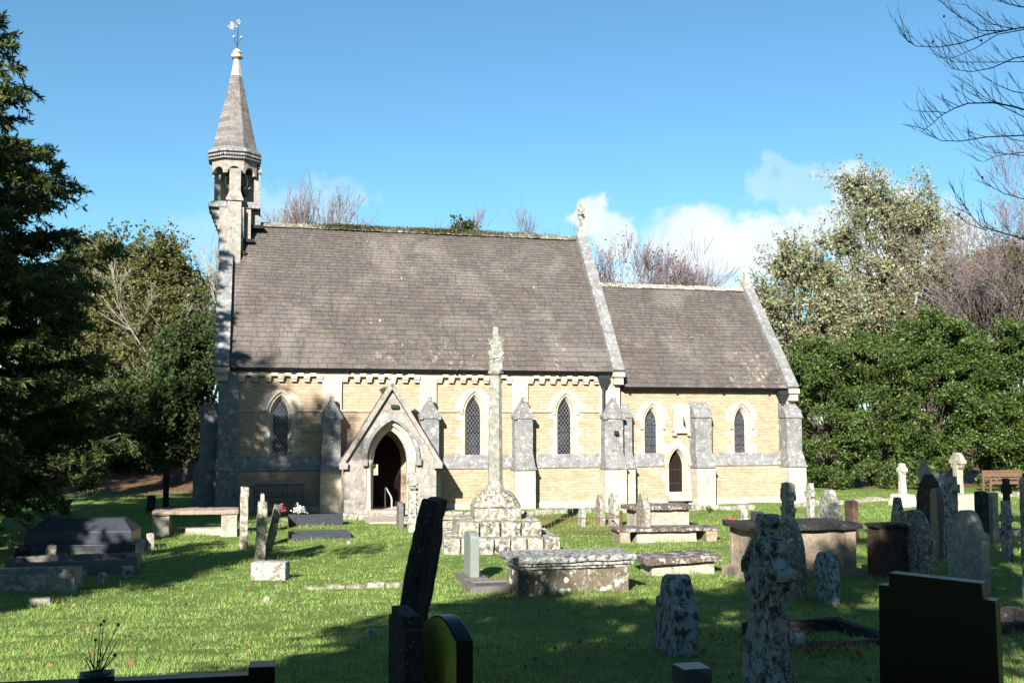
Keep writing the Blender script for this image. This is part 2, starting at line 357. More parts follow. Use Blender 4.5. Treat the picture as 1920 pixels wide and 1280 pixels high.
# leaded diamond glazing
def glass(name, stained=False):
    m = NT(name, .25, .5); sp = m.n('ShaderNodeSeparateXYZ'); m.l(m.obj, sp.inputs[0])
    if not stained:
        a = m.math('ADD', m.math('MULTIPLY', sp.outputs[0], 1.45), sp.outputs[2]); d = m.math('SUBTRACT', m.math('MULTIPLY', sp.outputs[0], 1.45), sp.outputs[2])
        fa = m.math('ABSOLUTE', m.math('SUBTRACT', m.math('FRACT', m.math('MULTIPLY', a, 5.6)), .5)); fb = m.math('ABSOLUTE', m.math('SUBTRACT', m.math('FRACT', m.math('MULTIPLY', d, 5.6)), .5))
        line = m.mr(m.math('MINIMUM', fa, fb), .085, .045); c = m.mix(line, m.mix(m.mr(m.noise(2.2, 2, .5, m.obj), .45, .6), (.006, .006, .009), (.025, .025, .036)), (.15, .15, .17))
    else:
        e = m.voro(10.5, m.obj, 'DISTANCE_TO_EDGE'); x = m.n('ShaderNodeTexVoronoi'); x.inputs['Scale'].default_value = 7.5; m.l(m.obj, x.inputs['Vector'])
        pane = m.ramp(m.noise(6, 1, .4, m.obj), [(0, (.02, .02, .03)), (.42, (.05, .055, .07)), (.5, (.015, .022, .06)), (.58, (.07, .035, .03)), (.62, (.03, .035, .05)), (1, (.10, .11, .12))])
        c = m.mix(m.mr(e, .07, .045), pane, (.085, .095, .10))
    m.color(c); m.b.inputs['Roughness'].default_value = .35; return m.m
MT['glass'] = glass('leaded_diamond_glass'); MT['stained'] = glass('stained_leaded_glass', True)
# ------------------------------------------------------------------ the church (local x along the south front, local y inwards)
church = empty('stone_church', (0, CY, 0), CA)
tag(church, 'sandstone church with slate roofs, gabled porch and slender octagonal bell spire', 'church')
CP = lambda name, mb, mat, parent=church, **k: mb.build(name, MT[mat] if isinstance(mat, str) else mat, parent, **k)
def lancet(cx, z0, zs, za, hw, k=9):
    rise = za - zs; a = max(0.0, (rise * rise - hw * hw) / (2 * hw)); r = hw + a
    p = [(cx - hw, z0), (cx + hw, z0)]
    t1 = math.atan2(rise, a) if a > 0 else math.pi / 2
    for i in range(k + 1):
        t = t1 * i / k; p.append((cx - a + r * math.cos(t), zs + r * math.sin(t)))
    for i in range(k - 1, -1, -1):
        t = t1 * i / k; p.append((cx + a - r * math.cos(t), zs + r * math.sin(t)))
    return p
def arch_only(L): return L[1:] + [L[0]]      # right foot, over the arch, left foot
SW, SE_ = -9.9, 3.97                         # nave
HE, NR, ZR = 4.72, 4.0, 10.35
CE, N0, HE2, NR2, ZR2 = 10.95, .15, 4.18, 3.55, 8.45
ZP = 1.44                                    # plinth top
# window list: cx, glass half width, z bottom, z apex, spring, wall plane, stained
WINS = [(-7.92, .24, 1.77, 3.76, 3.22, 0, 0), (-1.34, .235, 1.80, 3.82, 3.26, 0, 0), (1.97, .215, 1.81, 3.79, 3.24, 0, 0),
        (5.30, .20, 1.79, 3.43, 2.93, N0, 1), (8.84, .195, 1.79, 3.44, 2.93, N0, 1)]
DOOR2 = (6.22, .26, .45, 1.94, 1.38, N0)
def chamfer(w): return lancet(w[0], w[2] - .07, w[4], w[3] + .13, w[1] + .11)
def surround_outer(w, big=.25):
    cx, hw, z0, za, zs = w[:5]; base = hw + .24; out = []
    zt = zs + .12; z = z0 - .22; hts = [.30, .27, .33, .26, .31, .28, .30]; k = 0; lefts = []
    while z < zt - .05:
        h = hts[(k + int(abs(cx) * 3)) % 7]; z1 = min(z + h, zt)
        lefts.append((z, z1, base + (.17 if k % 2 else 0))); z = z1; k += 1
    R_ = [(cx + e, q) for (a, b, e) in lefts for q in (a, b)]
    L_ = [(cx - e, q) for (a, b, e) in reversed(lefts) for q in (b, a)]
    arch = lancet(cx, zs, zt, za + big + .08, hw + .11 + big + .10)[2:]
    return R_ + arch + L_
def window(w, parent=church):
    cx, hw, z0, za, zs, n, st = w
    g = lancet(cx, z0, zs, za, hw); c = chamfer(w)
    mb = MB(); mb.panel(surround_outer(w), [c], n - .014)
    o = surround_outer(w); mb.ring(o, n - .014, o, n + .01)
    mb.ring(c, n - .014, g, n + .17)
    f = CP('window', mb, 'cream')
    mb = MB(); mb.panel(g, [], n + .165); CP('glass', mb, 'stained' if st else 'glass', f)
    for q in ((z0 + zs) / 2 + .1, zs - .05, z0 + .35): mb = MB(); mb.box(cx - hw, cx + hw, n + .145, n + .16, q - .008, q + .008); CP('saddle_bar', mb, 'pipe', f)
    # hood mould
    hb = arch_only(lancet(cx, zs - (.0 if not st else .12), zs, za + .13 + .10, hw + .11 + .09)); ho = arch_only(lancet(cx, zs - (.0 if not st else .12), zs, za + .13 + .17, hw + .11 + .155))
    mb = MB(); mb.ring(ho, n - .075, hb, n - .075, False); mb.ring(hb, n - .075, hb, n - .014, False); mb.ring(ho, n - .014, ho, n - .075, False)
    if st:
        for sx in (-1, 1): mb.rbox(cx + sx * (hw + .235) - .05, cx + sx * (hw + .235) + .05, n - .1, n, zs - .2, zs - .1, .05, .006)
    CP('hood_mould', mb, 'cream', f)
    mb = MB(); mb.xprism([(n - .03, z0 - .09), (n + .0, z0 - .09), (n + .16, z0 - .005), (n - .03, z0 - .07)], cx - hw - .11, cx + hw + .11); CP('sill', mb, 'cream', f)
# walls
mb = MB()
porch_hole = [(-5.3, .1), (-3.75, .1), (-3.75, 2.2), (-5.3, 2.2)]
mb.panel([(SW, -.6), (SE_, -.6), (SE_, HE + .1), (SW, HE + .1)], [chamfer(w) for w in WINS[:3]], 0)
gable = [(0, -.6), (2 * NR, -.6), (2 * NR, HE), (NR, ZR - .15), (0, HE)]
for x, fl in ((SW, 1), (SE_, 0)):
    V = [(x, a, b) for a, b in gable]; mb.add(V, [tuple(range(5)) if not fl else tuple(reversed(range(5)))])
mb.add([(SW, 2 * NR, -.6), (SE_, 2 * NR, -.6), (SE_, 2 * NR, HE), (SW, 2 * NR, HE)], [(3, 2, 1, 0)])
CP('nave_wall', mb, 'rubble')
mb = MB()
mb.panel([(SE_, -.6), (CE, -.6), (CE, HE2 + .1), (SE_, HE2 + .1)], [chamfer(w) for w in WINS[3:]] + [lancet(DOOR2[0], DOOR2[2], DOOR2[4], DOOR2[3] + .1, DOOR2[1] + .09)], N0)
g2 = [(N0, -.6), (2 * NR2 - N0, -.6), (2 * NR2 - N0, HE2), (NR2, ZR2 - .12), (N0, HE2)]
mb.add([(CE, a, b) for a, b in g2], [tuple(range(5))])
mb.add([(SE_, 2 * NR2 - N0, -.6), (CE, 2 * NR2 - N0, -.6), (CE, 2 * NR2 - N0, HE2), (SE_, 2 * NR2 - N0, HE2)], [(3, 2, 1, 0)])
CP('chancel_wall', mb, 'rubble')
for w in WINS: window(w)
# plinth with weathered offset, interrupted by porch and priest's door
def plinth(x0, x1, n, mats=('rubble', 'grey')):
    mb = MB(); mb.box(x0, x1, n - .11, n - .002, -.6, ZP - .02); CP('wall_base', mb, mats[0])
    mb = MB(); mb.xprism([(n - .16, ZP - .05), (n - .11, ZP - .07), (n + .001, ZP - .07), (n + .001, ZP + .42), (n - .01, ZP + .40), (n - .14, ZP + .03)], x0, x1); CP('plinth_weathering', mb, mats[1])
    mb = MB(); mb.rbox(x0, x1, n - .17, n - .112, -.4, .20, .3, .01); CP('footing', mb, 'cream')
plinth(SW + .62, -6.0, 0); plinth(-2.92, SE_ - .7, 0); plinth(SE_ + .12, 5.84, N0); plinth(6.62, CE - .6, N0)
# flat band under the nave eaves and corbel table
BAYS = [(-9.29, -6.57), (-5.93, -3.28), (-2.70, -.02), (.55, 3.20)]
mb = MB(); mb.box(SW, SE_, -.10, -.001, 4.54, HE + .06)
for a, b in zip([SW] + [b for a, b in BAYS], [a for a, b in BAYS] + [SE_]): mb.box(a, b, -.10, -.001, .3, 4.54)
CP('pilaster_band', mb, 'cream')
for a, b in BAYS:
    mb = MB(); n = 7; pit = (b - a - .2) / (n - 1)
    for i in range(n):
        c = a + .10 + i * pit
        mb.box(c - .10, c + .10, -.16, -.002, 4.42, 4.56); mb.box(c - .085, c + .085, -.125, -.002, 4.33, 4.42)
    for i in range(n - 1): mb.box(a + .10 + i * pit + .10, a + .10 + (i + 1) * pit - .10, -.155, -.002, 4.51, 4.62)
    CP('corbel_table', mb, 'cream')
# string course at window arch level
mb = MB()
for a, b in BAYS:
    cs = [w for w in WINS[:3] if a < w[0] < b]
    segs = [(a, b)] if not cs else [(a, cs[0][0] - cs[0][1] - .2), (cs[0][0] + cs[0][1] + .2, b)]
    for p, q in segs: mb.xprism([(-.075, 3.36), (-.055, 3.32), (-.002, 3.30), (-.002, 3.40), (-.05, 3.39)], p, q)
for w in WINS[:3]:
    for sx in (-1, 1): pass
CP('string_course', mb, 'cream')
# flat quoins of the two outer corners
mb = MB(); mb.box(CE - .42, CE + .02, N0 - .08, N0 - .001, -.5, HE2 + .08); CP('quoin', mb, 'cream')
# buttresses: gabled head, grey weathered shaft, flared offset, pale base
def buttress(x0, x1, n, proj, ztop, zgab, mats=('grey', 'cream'), gabled=True, dark=False, bx=.04, rx=0.0):
    o = MB(); c = (x0 + x1) / 2; y0 = n - proj
    if gabled:
        o.box(x0, x1, y0, n - .1, 1.9, zgab)
        o.prism([(x0 - .03, zgab - .04), (x1 + .03, zgab - .04), (x1 + .05, zgab + .05), (c, ztop), (x0 - .05, zgab + .05)], y0 - .05, n - .101)
        o.rbox(c - .07, c + .07, y0 - .07, y0 + .12, ztop - .1, ztop + .05, .05, .01)
        for sx in (-1, 1): o.rbox(c + sx * (x1 - x0) * .5 - .06, c + sx * (x1 - x0) * .5 + .06, y0 - .08, y0 + .06, zgab - .08, zgab + .05, .05, .01)
    else:
        o.box(x0, x1, y0, n - .001, 1.9, zgab)
        o.xprism([(y0 - .05, zgab - .05), (n - .001, zgab - .05), (n - .001, ztop), (y0 + .1, ztop - .1 - .2)], x0 - .03, x1 + .03)
    o.frustum((x0 - bx, x1 + bx, y0 - .22, n - .1), (x0, x1, y0, n - .1), ZP - .03, 1.92)
    o.box(x0 - bx - .03, x1 + bx + .03, y0 - .26, n - .1, ZP - .10, ZP - .03)
    b = CP('buttress', o, mats[0])
    o = MB(); o.box(x0 - bx, x1 + bx, y0 - .2, n - .1, -.4, ZP - .10); CP('buttress_base', o, mats[1], b)
    return b
buttress(-6.60, -5.98, 0, .5, 3.78, 3.15)
buttress(-3.30, -2.68, 0, .5, 3.78, 3.15)
buttress(-.02, .62, 0, .5, 3.78, 3.15)
b = buttress(3.24, 3.92, 0, .55, 3.80, 3.15, bx=.05)
o = MB(); o.box(3.56, 3.70, -.72, -.60, 2.55, 2.68); o.box(3.60, 3.66, -.62, -.55, 2.62, 2.66); CP('floodlight', o, 'pipe', b)
buttress(4.07, 4.36, N0, .42, 3.62, 3.2, gabled=False)
buttress(6.75, 7.38, N0, .55, 3.72, 3.2, gabled=False)
buttress(10.36, 10.98, N0, .60, 3.72, 3.2, gabled=False)
# clasping corner pier at the west end (grey) and stepped west side buttress
o = MB(); o.box(SW - .03, SW + .62, -.16, -.101, ZP, HE - .05); o.box(SW - .06, SW + .64, -.30, -.10, -.4, ZP - .05); o.frustum((SW - .08, SW + .66, -.32, -.1), (SW - .03, SW + .62, -.16, -.1), ZP - .05, 1.8)
CP('corner_pier', o, 'grey')
o = MB(); o.box(SW - .60, SW - .001, .3, 1.0, 1.7, 3.45); o.prism([(SW - .62, 3.4), (SW, 3.4), (SW, 3.62), (SW - .5, 3.58)], .27, 1.03)
o.box(SW - .78, SW - .001, .2, 1.1, -.4, 1.40); o.frustum((SW - .80, SW, .18, 1.12), (SW - .6, SW, .3, 1.0), 1.40, 1.75); CP('side_buttress', o, 'darkgrey')
o = MB(); o.frustum((CE, CE + .62, .5, 1.25), (CE, CE + .55, .5, 1.25), -.4, ZP - .05); o.frustum((CE, CE + .68, .46, 1.3), (CE, CE + .42, .5, 1.25), ZP - .05, 1.95)
o.box(CE, CE + .42, .5, 1.25, 1.95, 3.2); o.prism([(CE, 3.2), (CE + .46, 3.2), (CE, 4.05)], .47, 1.28); CP('side_buttress', o, 'cream')
# roofs: individual slates laid in diminishing courses over a dark underlay
def slate_roof(name, s0, s1, ne, ze, nr, zr, skip=None):
    dn, dz = nr - ne, zr - ze; L = math.hypot(dn, dz); ty, tz = dn / L, dz / L; ny, nz = -tz, ty
    rnd = random.Random(5 + int(s0 * 10)); mb = MB(); t = -.04
    def P(s, t, h):
        h2 = h - .035 * math.sin(math.pi * min(1, max(0, (s - s0) / (s1 - s0)))) * math.sin(math.pi * min(1, max(0, t / L))) + .012 * math.sin(s * 1.7 + t)
        return (s, ne + ty * t + ny * h2, ze + tz * t + nz * h2)
    while t < L - .05:
        ex = .245 - .13 * (t / L); w0 = .42 - .12 * (t / L); s = s0 - rnd.random() * w0
        while s < s1:
            w = w0 * rnd.uniform(.62, 1.15); slip = -.09 if rnd.random() < .006 else 0; a, b = max(s, s0) + .004, min(s + w, s1) - .004
            if b - a > .03:
                j = rnd.uniform(-.010, .010) + slip; h = .022 + rnd.uniform(0, .012); k = rnd.uniform(-.004, .004)
                top = min(t + ex + .03, L)
                mb.add([P(a, t + j, h + k), P(b, t + j, h - k), P(b, top, .004), P(a, top, .004), P(a, t + j, 0), P(b, t + j, 0)], [(0, 1, 2, 3), (4, 5, 1, 0)])
            s += w
        t += ex
    o = CP(name, mb, 'slate')
    u = MB(); u.add([P(s0, -.03, -.06), P(s1, -.03, -.06), P(s1, L, -.06), P(s0, L, -.06)], [(0, 1, 2, 3)])
    Q = lambda s, t, h: (s, 2 * nr - (ne + ty * t), ze + tz * t)
    u.add([Q(s0, -.03, 0), Q(s0, L, 0), Q(s1, L, 0), Q(s1, -.03, 0)], [(3, 2, 1, 0)])
    CP('roof_underlay', u, 'under', o); return o, P, L
nave_roof, NP, NL = slate_roof('nave_roof', SW + .28, SE_ - .30, -.18, HE + .05, NR, ZR - .07)
chan_roof, HP, HL = slate_roof('chancel_roof', SE_ + .0, CE - .30, N0 - .18, HE2 + .05, NR2, ZR2 - .06)
def ridge(parent, s0, s1, nr, zr, moss):
    mb = MB(); s = s0; rnd = random.Random(int(s0 * 7))
    while s < s1:
        e = min(s + .45, s1); h = rnd.uniform(-.012, .012)
        mb.xprism([(nr - .16, zr - .13 + h), (nr + .16, zr - .13 + h), (nr + .05, zr + .04 + h), (nr - .05, zr + .04 + h)], s + .004, e - .004); s = e
    o = CP('ridge', mb, 'ridge_dark' if moss and moss[0][0] < 0 else 'ridge', parent)
    if moss:
        N = 4200; rs = np.random.RandomState(3)
        c = np.concatenate([rs.normal(a, w, int(N * f)) for a, w, f in moss]); n = len(c)
        P = np.stack([c, nr - .14 + rs.rand(n) * .2, zr - .10 + rs.rand(n) * .19], 1)
        P[:, 1] -= np.clip(zr - P[:, 2], 0, 1) * .6 + .02
        me = leaf_mesh(P, .06, rs); mo = bpy.data.objects.new('moss', me); COL.objects.link(mo); mo.parent = parent; me.materials.append(MT['moss'])
    return o
# leaves as small folded rhombs, all in one mesh
def leaf_mesh(P, size, rs, aspect=.5, up=None, var=.35, droop=0.0, name='leaves'):
    n = len(P); d = rs.normal(size=(n, 3))
    if up is not None: d = d * .8 + np.asarray(up)
    d[:, 2] -= droop
    d /= np.linalg.norm(d, axis=1)[:, None] + 1e-9
    q = rs.normal(size=(n, 3)); w = np.cross(d, q); w /= np.linalg.norm(w, axis=1)[:, None] + 1e-9
    nn = np.cross(d, w)
    L = (size * (1 + var * rs.uniform(-1, 1, n)))[:, None]
    v = np.empty((n, 4, 3)); v[:, 0] = P; v[:, 1] = P + d * L * .5 + w * L * aspect * .5 + nn * L * .08; v[:, 2] = P + d * L; v[:, 3] = P + d * L * .5 - w * L * aspect * .5 + nn * L * .08
    me = bpy.data.meshes.new(name); me.vertices.add(n * 4); me.vertices.foreach_set('co', v.reshape(-1))
    me.loops.add(n * 4); me.loops.foreach_set('vertex_index', np.arange(n * 4)); me.polygons.add(n)
    me.polygons.foreach_set('loop_start', np.arange(n) * 4); me.update(calc_edges=True); me.validate(); return me
ridge(nave_roof, SW + 1.25, SE_ - .35, NR, ZR, [(-5.6, .5, .6), (-4.4, .5, .3), (-2.3, .7, .6), (-.5, .8, .5), (1.3, .8, .15)])
ridge(chan_roof, SE_ + .02, CE - .3, NR2, ZR2, [(5.0, .5, .08), (8, 1, .05)])
rs = np.random.RandomState(8)
pp = np.concatenate([np.array(NP(-5.15 + q, NL - .75 - q * .4, .03)) + rs.normal(size=(14, 3)) * .03 for q in (0, .17, -.9)])
me = leaf_mesh(pp, .05, rs); mo = bpy.data.objects.new('moss', me); COL.objects.link(mo); mo.parent = nave_roof; me.materials.append(MT['moss'])
# verges: sloping stone copings with kneelers
def coping(x0, x1, ne, ze, nr, zr, mat, th=.17, both=True, over=.04, apex=True):
    dn, dz = nr - ne, zr - ze; L = math.hypot(dn, dz); ty, tz = dn / L, dz / L; ny, nz = -tz, ty
    mb = MB(); k = int(L / .8); 
    for i in range(k):
        a, b = L * i / k + .003, L * (i + 1) / k - .003
        q = [(ne + ty * t + ny * h, ze + tz * t + nz * h) for t, h in ((a, -.1), (b, -.1), (b, th), (a, th))]
        mb.xprism(q, x0, x1)
        if both: mb.xprism([(2 * nr - y, z) for y, z in reversed(q)], x0, x1)
    o = CP('gable_coping', mb, mat)
    k = MB(); k.box(x0 - .01, x1 + .01, ne - .16, ne + .25, ze - .15, ze + .02); k.box(x0 + .05, x1 - .03, ne - .08, ne + .2, ze - .42, ze - .151); CP('kneeler', k, 'cream', o)
    return o
coping(SW - .18, SW + .30, -.22, HE + .02, NR, ZR + .02, 'grey')
coping(SE_ - .32, SE_ + .10, -.22, HE + .02, NR, ZR + .02, 'grey')
coping(CE - .32, CE + .10, N0 - .22, HE2 + .02, NR2, ZR2 + .02, 'grey')
mb = MB(); mb.add([(SW - .02, -.02, HE - .1), (SW - .02, NR, ZR - .2), (SW - .02, 2 * NR, HE - .1)], [(0, 1, 2)]) ; CP('west_gable', mb, 'rubble')
# apex stones and ridge crosses
def apex(x, nr, zr, cross):
    mb = MB(); mb.rbox(x - .2, x + .2, nr - .2, nr + .2, zr - .1, zr + .3, .12, .01, top=(.55, .55)); o = CP('apex_stone', mb, 'ridge')
    if cross:
        mb = MB(); z = zr + .3
        mb.rbox(x - .05, x + .05, nr - .07, nr + .07, z - .02, z + .95, .05, .012, 9)
        for dz in (.38, .55, .72): mb.rbox(x - .13, x + .13, nr - .06, nr + .06, z + dz - .06, z + dz + .06, .05, .02, 9)
        mb.rbox(x - .05, x + .05, nr - .28, nr + .28, z + .48, z + .60, .05, .015, 9); CP('gable_cross', mb, 'pinkgrey', o, smooth=50)
    else:
        mb = MB(); mb.rbox(x - .1, x + .1, nr - .12, nr + .12, zr + .26, zr + .52, .06, .02, 7); CP('broken_finial', mb, 'cream', o)
apex(SE_ - .10, NR, ZR + .12, True); apex(CE - .12, NR2, ZR2 + .08, False)
# gutters and downpipes
def gutter(x0, x1, n, z):
    mb = MB(); mb.xprism([(n - .30, z + .02), (n - .27, z - .08), (n - .12, z - .10), (n - .10, z + .02)], x0, x1)
    x = x0 + .2
    while x < x1: mb.box(x - .03, x + .03, n - .31, n - .1, z - .115, z - .02); x += 1.85
    CP('gutter', mb, 'gutter')
gutter(SW + .25, SE_ - .34, 0, HE + .04); gutter(SE_ + .14, CE - .33, N0, HE2 + .05)
def downpipe(x, n, ztop, offs=.14):
    mb = MB(); y = n - .14
    mb.tube([(x, y, ztop - .55), (x, y, ZP + .55), (x, y - .12, ZP + .1), (x, y - .12, .12)], .05, 10)
    for q in (.75, 1.35, 2.2, 3.1): mb.tube([(x, y - (.12 if q < 1.5 else 0), q), (x, y - (.12 if q < 1.5 else 0), q + .07)], .068, 10)
    o = CP('downpipe', mb, 'pipe', smooth=40)
    mb = MB(); mb.frustum((x - .08, x + .08, y - .07, y + .07), (x - .17, x + .17, y - .12, y + .12), ztop - .48, ztop - .2); mb.box(x - .19, x + .19, y - .14, y + .13, ztop - .2, ztop - .06); mb.tube([(x, y, ztop - .62), (x, y, ztop - .47)], .06, 10)
    CP('rainwater_head', mb, 'pipe', o)
downpipe(3.30, -.10, HE - .02); downpipe(10.42, N0 - .06, HE2 + .02)
# chancel priest's door, sundial tablet
cx, hw, z0, za, zs, n = DOOR2
g = lancet(cx, z0, zs, za, hw); c = lancet(cx, z0, zs, za + .1, hw + .09)
so = [(cx + .50, z0 - .1), (cx + .50, .8), (cx + .62, .8), (cx + .62, 1.1), (cx + .48, 1.1), (cx + .48, zs)] + lancet(cx, z0, zs, za + .45, hw + .28)[2:] + [(cx - .48, zs), (cx - .48, 1.1), (cx - .62, 1.1), (cx - .62, .8), (cx - .50, .8), (cx - .50, z0 - .1)]
mb = MB(); mb.panel(so, [c], n - .135); mb.ring(so, n - .135, so, n); mb.ring(c, n - .135, g, n + .10); f = CP('priest_door_surround', mb, 'cream')
mb = MB(); mb.panel(g, [], n + .1); d = CP('priest_door', mb, 'door', f)
mb = MB()
for i in range(1, 5): mb.box(cx - hw + i * hw * .4 - .004, cx - hw + i * hw * .4 + .004, n + .092, n + .098, z0 + .02, zs + .15)
for q in (.75, 1.25): mb.box(cx - hw + .02, cx + hw - .04, n + .08, n + .09, q - .02, q + .02)
CP('strap_hinge', mb, 'pipe', f)
mb = MB(); mb.box(cx - .45, cx + .45, n - .35, n - .14, z0 - .3, z0 - .05); CP('doorstep', mb, 'cream', f)
hb = arch_only(lancet(cx, zs - .05, zs, za + .19, hw + .18)); ho = arch_only(lancet(cx, zs - .05, zs, za + .27, hw + .25))
mb = MB(); mb.ring(ho, n - .19, hb, n - .19, False); mb.ring(hb, n - .19, hb, n - .13, False); mb.ring(ho, n - .13, ho, n - .19, False); CP('hood_mould', mb, 'cream', f)
mb = MB(); mb.box(6.07, 6.74, N0 - .10, N0 - .001, 2.66, 3.64); tb = CP('sundial_tablet', mb, 'cream')
mb = MB(); mb.add([(6.47, N0 - .10, 3.25), (6.47, N0 - .10, 2.85), (6.47, N0 - .33, 2.88)], [(0, 1, 2), (2, 1, 0)]); CP('gnomon', mb, 'iron', tb)
mb = MB(); mb.box(6.10, 6.72, N0 - .14, N0 - .101, 2.58, 2.66)
for q in (6.05, 6.64): mb.box(q, q + .14, N0 - .14, N0 - .001, 2.48, 2.58)
CP('corbel', mb, 'cream', tb)
# ---------------------------------------------------------------- south porch
PX0, PX1, PN = -6.02, -2.98, -2.0; PC = -4.50; PZ = 4.10; PE = 1.72
porch = CP('porch', (lambda mb: (mb.panel([(PX0 + .05, -.4), (PX1 - .05, -.4), (PX1 - .05, PE), (PC, PZ - .1), (PX0 + .05, PE)], [lancet(PC + .02, .1, 1.72, 3.05, .80)], PN), mb)[1])(MB()), 'pinkgrey')
for x, sgn in ((PX0 + .05, 1), (PX1 - .05, -1)):
    mb = MB(); mb.box(min(x, x + sgn * .35), max(x, x + sgn * .35), PN + .002, -.001, -.4, PE + .1); CP('porch_side_wall', mb, 'cream', porch)
mb = MB()      # three receding arch orders
for (w1, a1, y1, w2, a2, y2) in [(.80, 3.05, PN, .80, 3.05, PN + .10), (.80, 3.05, PN + .10, .68, 2.90, PN + .10), (.68, 2.90, PN + .10, .68, 2.90, PN + .22), (.68, 2.90, PN + .22, .55, 2.72, PN + .30), (.55, 2.72, PN + .30, .55, 2.72, PN + .55)]:
    mb.ring(lancet(PC + .02, .1, 1.72, a1, w1), y1, lancet(PC + .02, .1, 1.72, a2, w2), y2)
CP('porch_arch', mb, 'cream', porch)
hb = arch_only(lancet(PC + .02, 1.80, 1.80, 3.05, .80)); ho = arch_only(lancet(PC + .02, 1.80, 1.80, 3.15, .90))
mb = MB(); mb.ring(ho, PN - .10, hb, PN - .10, False); mb.ring(hb, PN - .10, hb, PN, False); mb.ring(ho, PN, ho, PN - .10, False)
CP('hood_mould', mb, 'grey', porch)
for sx in (-1, 1):
    mb = MB(); mb.rbox(PC + .02 + sx * .86 - .08, PC + .02 + sx * .86 + .08, PN - .15, PN, 1.60, 1.82, .05, .015, 8); CP('carved_stop', mb, 'grey', porch, smooth=50)
    mb = MB(); x = PC + .02 + sx * .72
    mb.lathe([(.12, .1), (.12, .2), (.085, .25), (.075, 1.55), (.09, 1.60), (.14, 1.68), (.15, 1.78)], x, PN + .08, 10); CP('shaft_and_capital', mb, 'cream', porch, smooth=40)
# porch gable coping in two slopes, roof behind
dx = PX1 + .12 - PC; dz = PZ + .12 - (PE - .12); L = math.hypot(dx, dz); ux, uz = dx / L, dz / L
mb = MB()
for sx in (-1, 1):
    q = [(PC + sx * t * ux + sx * h * uz, PZ + .12 - t * uz + h * ux) for t, h in ((0, -.09), (L, -.09), (L, .04), (0, .04))]
    if sx < 0: q = q[::-1]
    mb.prism(q, PN - .14, PN + .16)
mb.rbox(PX0 - .12, PX0 + .14, PN - .16, PN + .2, PE - .22, PE - .02, .08, .01); mb.rbox(PX1 - .14, PX1 + .12, PN - .16, PN + .2, PE - .22, PE - .02, .08, .01)
CP('porch_coping', mb, 'pinkgrey', porch)
mb = MB()
for sx in (-1, 1):
    q = [(PC + sx * t * ux + sx * h * uz, PZ + .12 - t * uz + h * ux) for t, h in ((0.02, -.22), (L - .02, -.22), (L - .02, -.08), (0.02, -.08))]
    if sx < 0: q = q[::-1]
    mb.prism(q, PN + .161, -.105)
CP('porch_roof', mb, 'slate', porch)
mb = MB(); mb.rbox(PC - .09, PC + .09, PN - .12, PN + .08, PZ + .02, PZ + .24, .06, .01); mb.rbox(PC - .035, PC + .035, PN - .06, PN + .02, PZ + .2, PZ + .42, .05, .006, 9); mb.rbox(PC - .12, PC + .12, PN - .06, PN + .02, PZ + .28, PZ + .35, .05, .006, 9)
CP('cross_finial', mb, 'cream', porch)
mb = MB(); mb.box(PC - .02, PC + .22, PN - .12, PN - .02, 3.43, 3.54); mb.box(PC + .04, PC + .16, PN - .02, PN, 3.46, 3.51); CP('bulkhead_lamp', mb, 'pipe', porch)
mb = MB(); mb.box(PX0 + .38, PX1 - .38, PN + .56, -.02, -.1, .14); CP('porch_floor', mb, 'cream', porch)
mb = MB(); mb.panel(lancet(PC, .14, 1.7, 2.6, .6), [], -.01); CP('church_door', mb, 'door', porch)
mb = MB(); mb.box(PX0 + .41, PX0 + .85, PN + .6, -.05, .14, .58); mb.box(PX1 - .85, PX1 - .41, PN + .6, -.05, .14, .58); CP('stone_seat', mb, 'cream', porch)
# ---------------------------------------------------------------- bellcote on the west gable
BX, BY = -9.62, NR
bc = empty('bellcote', (0, 0, 0)); bc.parent = church
mb = MB(); x0, x1 = SW - .22, SW + .22
mb.box(x0, x1, BY - .75, BY + .75, 8.9, 10.75)
for i, (zz, xx) in enumerate([(9.05, -9.25), (9.55, -9.0), (10.12, -8.72)]):
    mb.box(x1 + .001, xx, BY - 1.0 + .28 * i, BY + 1.0 - .28 * i, zz + .07, 10.72 - .004 * i)
for i in range(5):
    mb.box(x0 - .06 * (i + 1), x0 - .06 * i - .001, BY - .6, BY + .6, 9.95 + .15 * i, 10.74)
CP('bellcote_base', mb, 'pinkgrey', bc)
mb = MB()
for i, (zz, xa, xx) in enumerate([(9.05, x1 - .0, -9.15), (9.55, -9.26, -8.90), (10.12, -9.0, -8.55)]):
    mb.box(xa, xx, BY - 1.10 + .28 * i, BY + 1.1 - .28 * i, zz - .05, zz + .069)
CP('offset_slab', mb, 'under', bc)
mb = MB(); mb.box(-10.5, -8.66, BY - .78, BY + .78, 10.75, 10.88); mb.frustum((-10.5, -8.66, BY - .78, BY + .78), (-10.3, -8.85, BY - .62, BY + .62), 10.88, 11.0); CP('string_moulding', mb, 'grey', bc)
